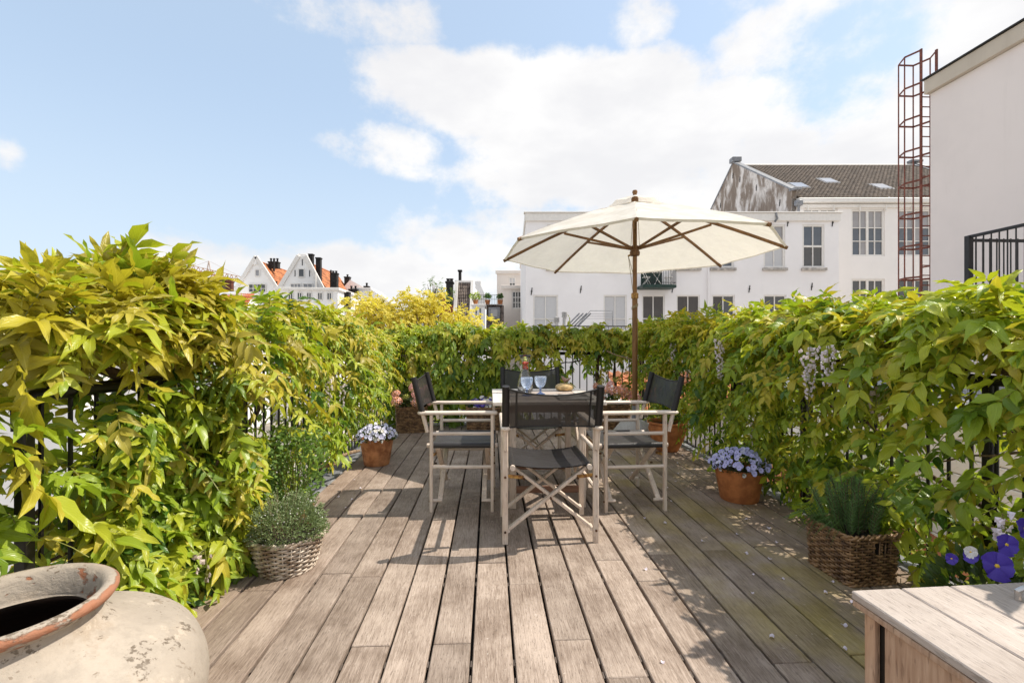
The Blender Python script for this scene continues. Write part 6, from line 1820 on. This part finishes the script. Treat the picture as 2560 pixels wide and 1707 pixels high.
# rosemary basket
t = thing('rosemary_basket', 'rectangular brown wicker basket of dark green rosemary with a handle slot', 'basket', (1.752, 2.132, 0), .085)
basket(t, 'rect', (.123, .122, .020), (.133, .132, .022), .222, 17, 34, 'wicker', (.150, .192, ((-.002, .030), (.040, .066))))
def gen():
    p_, d = dome(rr, .10, .16, .22); b_ = Vector((p_.x * 1.25, p_.y * 1.25, p_.z)); return b_, d + Vector((rr.gauss(0, .5), rr.gauss(0, .5), rr.gauss(.2, .5))), rr.uniform(.02, .035), .0035
q = MB()
for _ in range(85):
    a = rr.uniform(0, 6.28); r_ = rr.uniform(0, .105); top = rr.uniform(.38, .475) - r_ * .5; lean = Vector((math.cos(a), math.sin(a), 0)) * rr.uniform(0, .09)
    b0 = Vector((math.cos(a) * r_, math.sin(a) * r_, .19)); e0 = Vector((b0.x, b0.y, top)) + lean
    q.tube([b0, b0.lerp(e0, .5) + lean * -.1, e0], .0016, 3, mi=1)
    for k in range(58):
        u = .15 + .85 * k / 57; c_ = b0.lerp(e0, u); th = k * 2.4; d = Vector((math.cos(th), math.sin(th), .75)).normalized(); L = rr.uniform(.018, .030); s = d.orthogonal().normalized() * .0021
        q.add([c_ - s, c_ + s, c_ + d * L], [(0, 1, 2)])
obj('foliage', q, [HERB[1], M['bark']], t)['kind'] = 'stuff'
q = MB()
for _ in range(70):
    a = rr.uniform(2.2, 4.0); b0 = Vector((-.09, rr.uniform(-.08, .08), .2)); L = rr.uniform(.10, .22); e0 = b0 + Vector((math.cos(a) * L, math.sin(a) * L * .6, rr.uniform(-.02, .12))); m0 = b0.lerp(e0, .5) + Vector((0, 0, .06))
    q.tube([b0, m0, e0], [.0016, .0013, .0004], 3)
obj('grass_blades', q, HERB[1], t)['kind'] = 'stuff'

# hydrangea and pansy baskets along the far railing


def floret_ball(name, mats, n, seed):
    r0 = random.Random(seed); q = MB(); ga = math.pi * (3 - math.sqrt(5))
    for k in range(n):
        z = 1 - 1.55 * (k + .5) / n; r_ = math.sqrt(max(0, 1 - z * z)); a = ga * k; nn = Vector((math.cos(a) * r_, math.sin(a) * r_, z)); s = nn.orthogonal().normalized(); b_ = nn.cross(s); c_ = nn * r0.uniform(.88, 1.03); sz = .20 * r0.uniform(.8, 1.2)
        for i in range(4):
            th = i * math.pi / 2 + r0.random() * .3; d = s * math.cos(th) + b_ * math.sin(th); e = s * -math.sin(th) + b_ * math.cos(th)
            q.add([c_, c_ + d * sz * .6 + e * sz * .5 + nn * .03, c_ + d * sz * 1.05 + nn * .02, c_ + d * sz * .6 - e * sz * .5 + nn * .03], [(0, 1, 2, 3)], k % len(mats))
    return q.mesh(name, [M[m_] for m_ in mats], False)


FB = {'pink': floret_ball('flower_head', ['hyd_pink'], 70, 1), 'orange': floret_ball('flower_head', ['hyd_orange', 'hyd_pink', 'hyd_orange'], 60, 2), 'lime': floret_ball('flower_head', ['hyd_lime'], 44, 3)}
LEAFH = np_mesh('leaf', TEMPL[2][0], TEMPL[2][1], [HERB[4]], None, TEMPL[2][2])


def hydrangea(label, x, y, w, h, heads, seed, mat, rz=0.0):
    t = thing('hydrangea_basket', label, 'basket', (x, y, 0), rz, 'wicker flower baskets at the far railing')
    basket(t, 'rect', (w / 2 * .93, w / 2 * .9, .03), (w / 2, w / 2 * .96, .035), h, 17, 30, mat)
    r0 = random.Random(seed)
    for c_, s, k in heads:
        c_ = (c_[0], c_[1] - .055, c_[2] + .015)
        o_ = link('flower_head', FB[k], t); o_.matrix_basis = Matrix.Translation(c_) @ Matrix.Rotation(r0.uniform(0, 6), 4, 'Z') @ Matrix.Rotation(r0.uniform(.2, .7), 4, 'X') @ Matrix.Diagonal((s * 1.12, s * 1.12, s * .92, 1))
    for _ in range(62):
        a = r0.uniform(0, 6.28); z = h + r0.uniform(-.03, .17); r_ = r0.uniform(.05, .20); d = Vector((math.cos(a), math.sin(a), r0.uniform(-.35, .5))).normalized(); L = r0.uniform(.07, .11)
        o_ = link('leaf', LEAFH, t); o_.matrix_basis = Matrix.Translation((math.cos(a) * r_ * .8, math.sin(a) * r_ * .8, z)) @ d.to_track_quat('Y', 'Z').to_matrix().to_4x4() @ Matrix.Diagonal((L * .72, L, L * .7, 1))
    q = MB()
    for _ in range(12):
        a = r0.uniform(0, 6.28); q.tube([(.03 * math.cos(a), .03 * math.sin(a), h * .8), (.14 * math.cos(a), .14 * math.sin(a), h + .18)], .004, 5)
    obj('stems', q, M['stalk'], t)
    return t


hydrangea('wicker basket of pink hydrangea beside the urn-side chair back', -.985, 5.80, .37, .305,
          [((.085, -.16, .475), .075, 'pink'), ((.03, -.08, .545), .062, 'pink'), ((-.185, -.10, .46), .055, 'orange'), ((.055, -.20, .365), .050, 'orange'), ((-.17, -.14, .375), .062, 'orange'), ((-.06, -.17, .43), .040, 'lime'), ((-.03, -.02, .575), .04, 'lime'), ((.14, -.05, .56), .035, 'lime'), ((.19, -.10, .53), .045, 'pink'), ((.20, -.12, .36), .05, 'pink'), ((-.20, .05, .50), .04, 'lime'), ((.03, -.15, .50), .03, 'lime')], 5, 'wicker', .12)
hydrangea('wicker basket of orange and pink hydrangea before the parasol pole', 1.60, 5.92, .40, .30,
          [((-.12, -.16, .49), .060, 'orange'), ((-.02, -.19, .475), .075, 'orange'), ((.07, -.17, .49), .070, 'orange'), ((.16, -.16, .43), .065, 'orange'), ((.24, -.14, .39), .075, 'pink'), ((-.20, -.12, .40), .06, 'pink'), ((-.06, -.10, .56), .045, 'pink'), ((-.16, -.05, .57), .055, 'lime'), ((.04, -.04, .60), .055, 'lime'), ((.0, -.2, .41), .045, 'lime'), ((-.22, -.02, .53), .045, 'orange'), ((.13, -.08, .54), .04, 'lime')], 6, 'wicker')
t = thing('pansy_basket', 'low wicker basket of deep violet and white pansies under the far hedge', 'basket', (-.085, 5.76, 0), 0, 'wicker flower baskets at the far railing')
basket(t, 'rect', (.19, .14, .03), (.205, .15, .03), .295, 16, 32, 'wicker')
rr = random.Random(15)
def gen():
    p_, d = dome(rr, .2, .10, .28); return Vector((p_.x, p_.y * .75, p_.z)), d, rr.uniform(.02, .035), .015
tuft('foliage', t, 500, gen, HERB[2])
for _ in range(64):
    p_, d = dome(rr, .205, .135, .29); flower(t, Vector((p_.x, p_.y * .75, p_.z)), .026 * rr.uniform(.8, 1.15), 'd' if rr.random() < .70 else 'p', d + Vector((0, -.8, .3)), rr)
flower(t, Vector((-.24, -.10, .25)), .026, 'd', (-.3, -1, .2), rr)

# ------------------------------------------------------------------ chest in the corner, with the big pansies behind it
HX, HY, HZ = .898, 1.094, .50
t = thing('storage_chest', 'wooden storage chest with bleached plank lid in the near corner', 'chest', (HX, HY, 0), .035)
x = 0.0; k = 0
while x < .95:
    w = .134
    q = MB(); q.box((0, 0, 0), (w - .004, 1.16, .020), .003); obj('lid_board', q, M['chest_top'], t, (x + w / 2, -.58, HZ - .010)); x += w; k += 1
q = MB(); q.box((.47, -.58, HZ - .0285), (.936, 1.152, .015), .002); obj('lid_frame', q, M['chest_side'], t)
q = MB(); q.box((.47, -.58, .226), (.880, 1.07, .45), 0); obj('carcass', q, M['liner'], t)
for k, (a, c) in enumerate(((.030, .058), (.078, .300), (.312, .345), (.365, .600), (.612, .645), (.66, .90), (.91, 1.13))):
    q = MB(); q.box((0, 0, 0), (.016, c - a, .455), .002); obj('side_board', q, M['chest_side'], t, (.024 if k % 2 else .018, -(a + c) / 2, .2335))
for k in range(6):
    q = MB(); q.box((0, 0, 0), (.138, .016, .455), .002); obj('side_board', q, M['chest_side'], t, (.10 + .142 * k, -.040, .2335))
q = MB(); hx0 = .365
q.tube([(hx0, -.075, HZ), (hx0, -.075, HZ + .022), (hx0 + .012, -.078, HZ + .030), (hx0 + .06, -.09, HZ + .030), (hx0 + .072, -.093, HZ + .022), (hx0 + .072, -.093, HZ)], .007, 8)
obj('handle', q, plain('brushed_steel', (.62, .58, .54), .25, .05, metal=.9), t, smooth='auto')
t = thing('pansy_pot', 'clay pot of very large blue violet pansies behind the storage chest', 'flower pot', (1.46, 1.285, 0)); clay_pot(t, .33, .12, .09, 'terra')
rr = random.Random(19)
def gen():
    p_, d = dome(rr, .12, .17, .31); return p_, d, rr.uniform(.03, .05), .022
tuft('foliage', t, 190, gen, HERB[2])
for c_, s, k, d in (((-.052, -.085, .496), .040, 'd', (-.25, -1, .25)), ((.006, -.06, .543), .031, 'd', (-.2, -1, .2)), ((-.090, -.05, .508), .020, 'd', (-.5, -.8, .3)), ((.045, -.09, .492), .032, 'p', (0, -1, .3)), ((.085, -.07, .515), .030, 'p', (0, -1, .2)), ((-.125, -.03, .492), .016, 'd', (-.6, -.7, .1)), ((.11, -.02, .57), .032, 'd', (.1, -1, .3)), ((-.09, -.05, .520), .018, 'p', (-.4, -1, 0))):
    flower(t, Vector(c_), s, k, d, rr, .08)

# ------------------------------------------------------------------ the urn in the near corner
t = thing('clay_urn', 'huge old urn with flaking whitewash and worn terracotta rim', 'urn', (-1.137, 1.129, 0))
q = MB()
prof = [(.0, .0), (.18, .0), (.22, .02), (.33, .08), (.392, .155), (.402, .205), (.398, .25), (.376, .31), (.33, .355), (.26, .386), (.205, .412), (.178, .432), (.168, .450), (.172, .470)]
fine = []
for i in range(len(prof) - 1):
    for k in range(4):
        u = k / 4; fine.append((prof[i][0] + (prof[i + 1][0] - prof[i][0]) * u, prof[i][1] + (prof[i + 1][1] - prof[i][1]) * u))
fine.append(prof[-1])
q.lathe(fine, 96, wob=lambda a_, z: .006 * math.sin(3 * a_ + z * 9) + .004 * math.sin(7 * a_ - z * 20))
o_ = obj('body', q, M['urn'], t, smooth=True)
sm = o_.modifiers.new('soften', 'SMOOTH'); sm.iterations = 12; sm.factor = .5
q = MB(); q.lathe([(.168, .462), (.180, .472), (.194, .480), (.201, .490), (.201, .499), (.193, .506), (.180, .507), (.170, .501), (.164, .490), (.160, .478), (.155, .462), (.152, .445)], 96, wob=lambda a_, z: .004 * math.sin(3 * a_)); obj('rim', q, M['urn_rim'], t, smooth=True)
q = MB(); q.lathe([(.1525, .447), (.1515, .443), (.150, .440), (.148, .438)], 96, wob=lambda a_, z: .006 * math.sin(5 * a_)); obj('inner_lip', q, M['urn_rim'], t, smooth=True)
q = MB(); q.lathe([(.1485, .439), (.150, .43), (.20, .40), (.28, .345), (.36, .25), (.28, .08), (.0, .05)], 64); obj('inner_wall', q, M['urn_in'], t, smooth=True)

# ------------------------------------------------------------------ petals blown over the boards
pm = MB()
pm.grid(lambda u, v: ((u - .5) * .026 * (1 - .4 * abs(v - .5)), (v - .5) * .017, .004 + .006 * (u - .5) ** 2 * 4 + .004 * math.sin(v * 4)), 3, 3)
pme = pm.mesh('petal', M['lilac_pale'], True)
spots = [(1.35, 2.05), (1.55, 1.9), (1.42, 1.75), (1.50, 1.98), (1.62, 1.80), (1.30, 1.62), (1.52, 1.60), (1.37, 2.36), (1.20, 2.5), (1.45, 2.6), (1.60, 2.75), (1.10, 2.75), (1.25, 3.1), (.95, 2.85), (1.33, 3.4), (1.48, 3.55), (1.6, 3.75), (1.2, 3.8), (1.70, 4.1), (1.55, 4.3), (1.78, 3.9), (1.05, 1.7), (.62, 1.55), (.75, 2.2), (1.45, 2.25), (1.58, 2.45), (1.68, 2.62), (1.26, 2.12), (1.18, 1.95), (1.66, 1.68), (-1.0, 3.1), (-.95, 3.25), (-1.08, 3.35), (-1.12, 3.0), (-.98, 3.5), (-1.1, 3.75), (1.9, 4.4), (1.95, 3.7), (1.1, 4.2), (1.62, 2.05), (1.4, 1.45), (1.55, 1.35)]
rr = random.Random(23)
for i, (x, y) in enumerate(spots):
    o_ = link('petal', pme, None, (x + rr.uniform(-.03, .03), y + rr.uniform(-.03, .03), .0), (rr.uniform(-.1, .1), rr.uniform(-.1, .1), rr.uniform(0, 6.28)))
    s = rr.uniform(.5, 1.0); o_.scale = (s, s, s)
    tag(o_, 'pale fallen wisteria petal lying on the deck boards', 'petal', 'petals fallen on the deck')
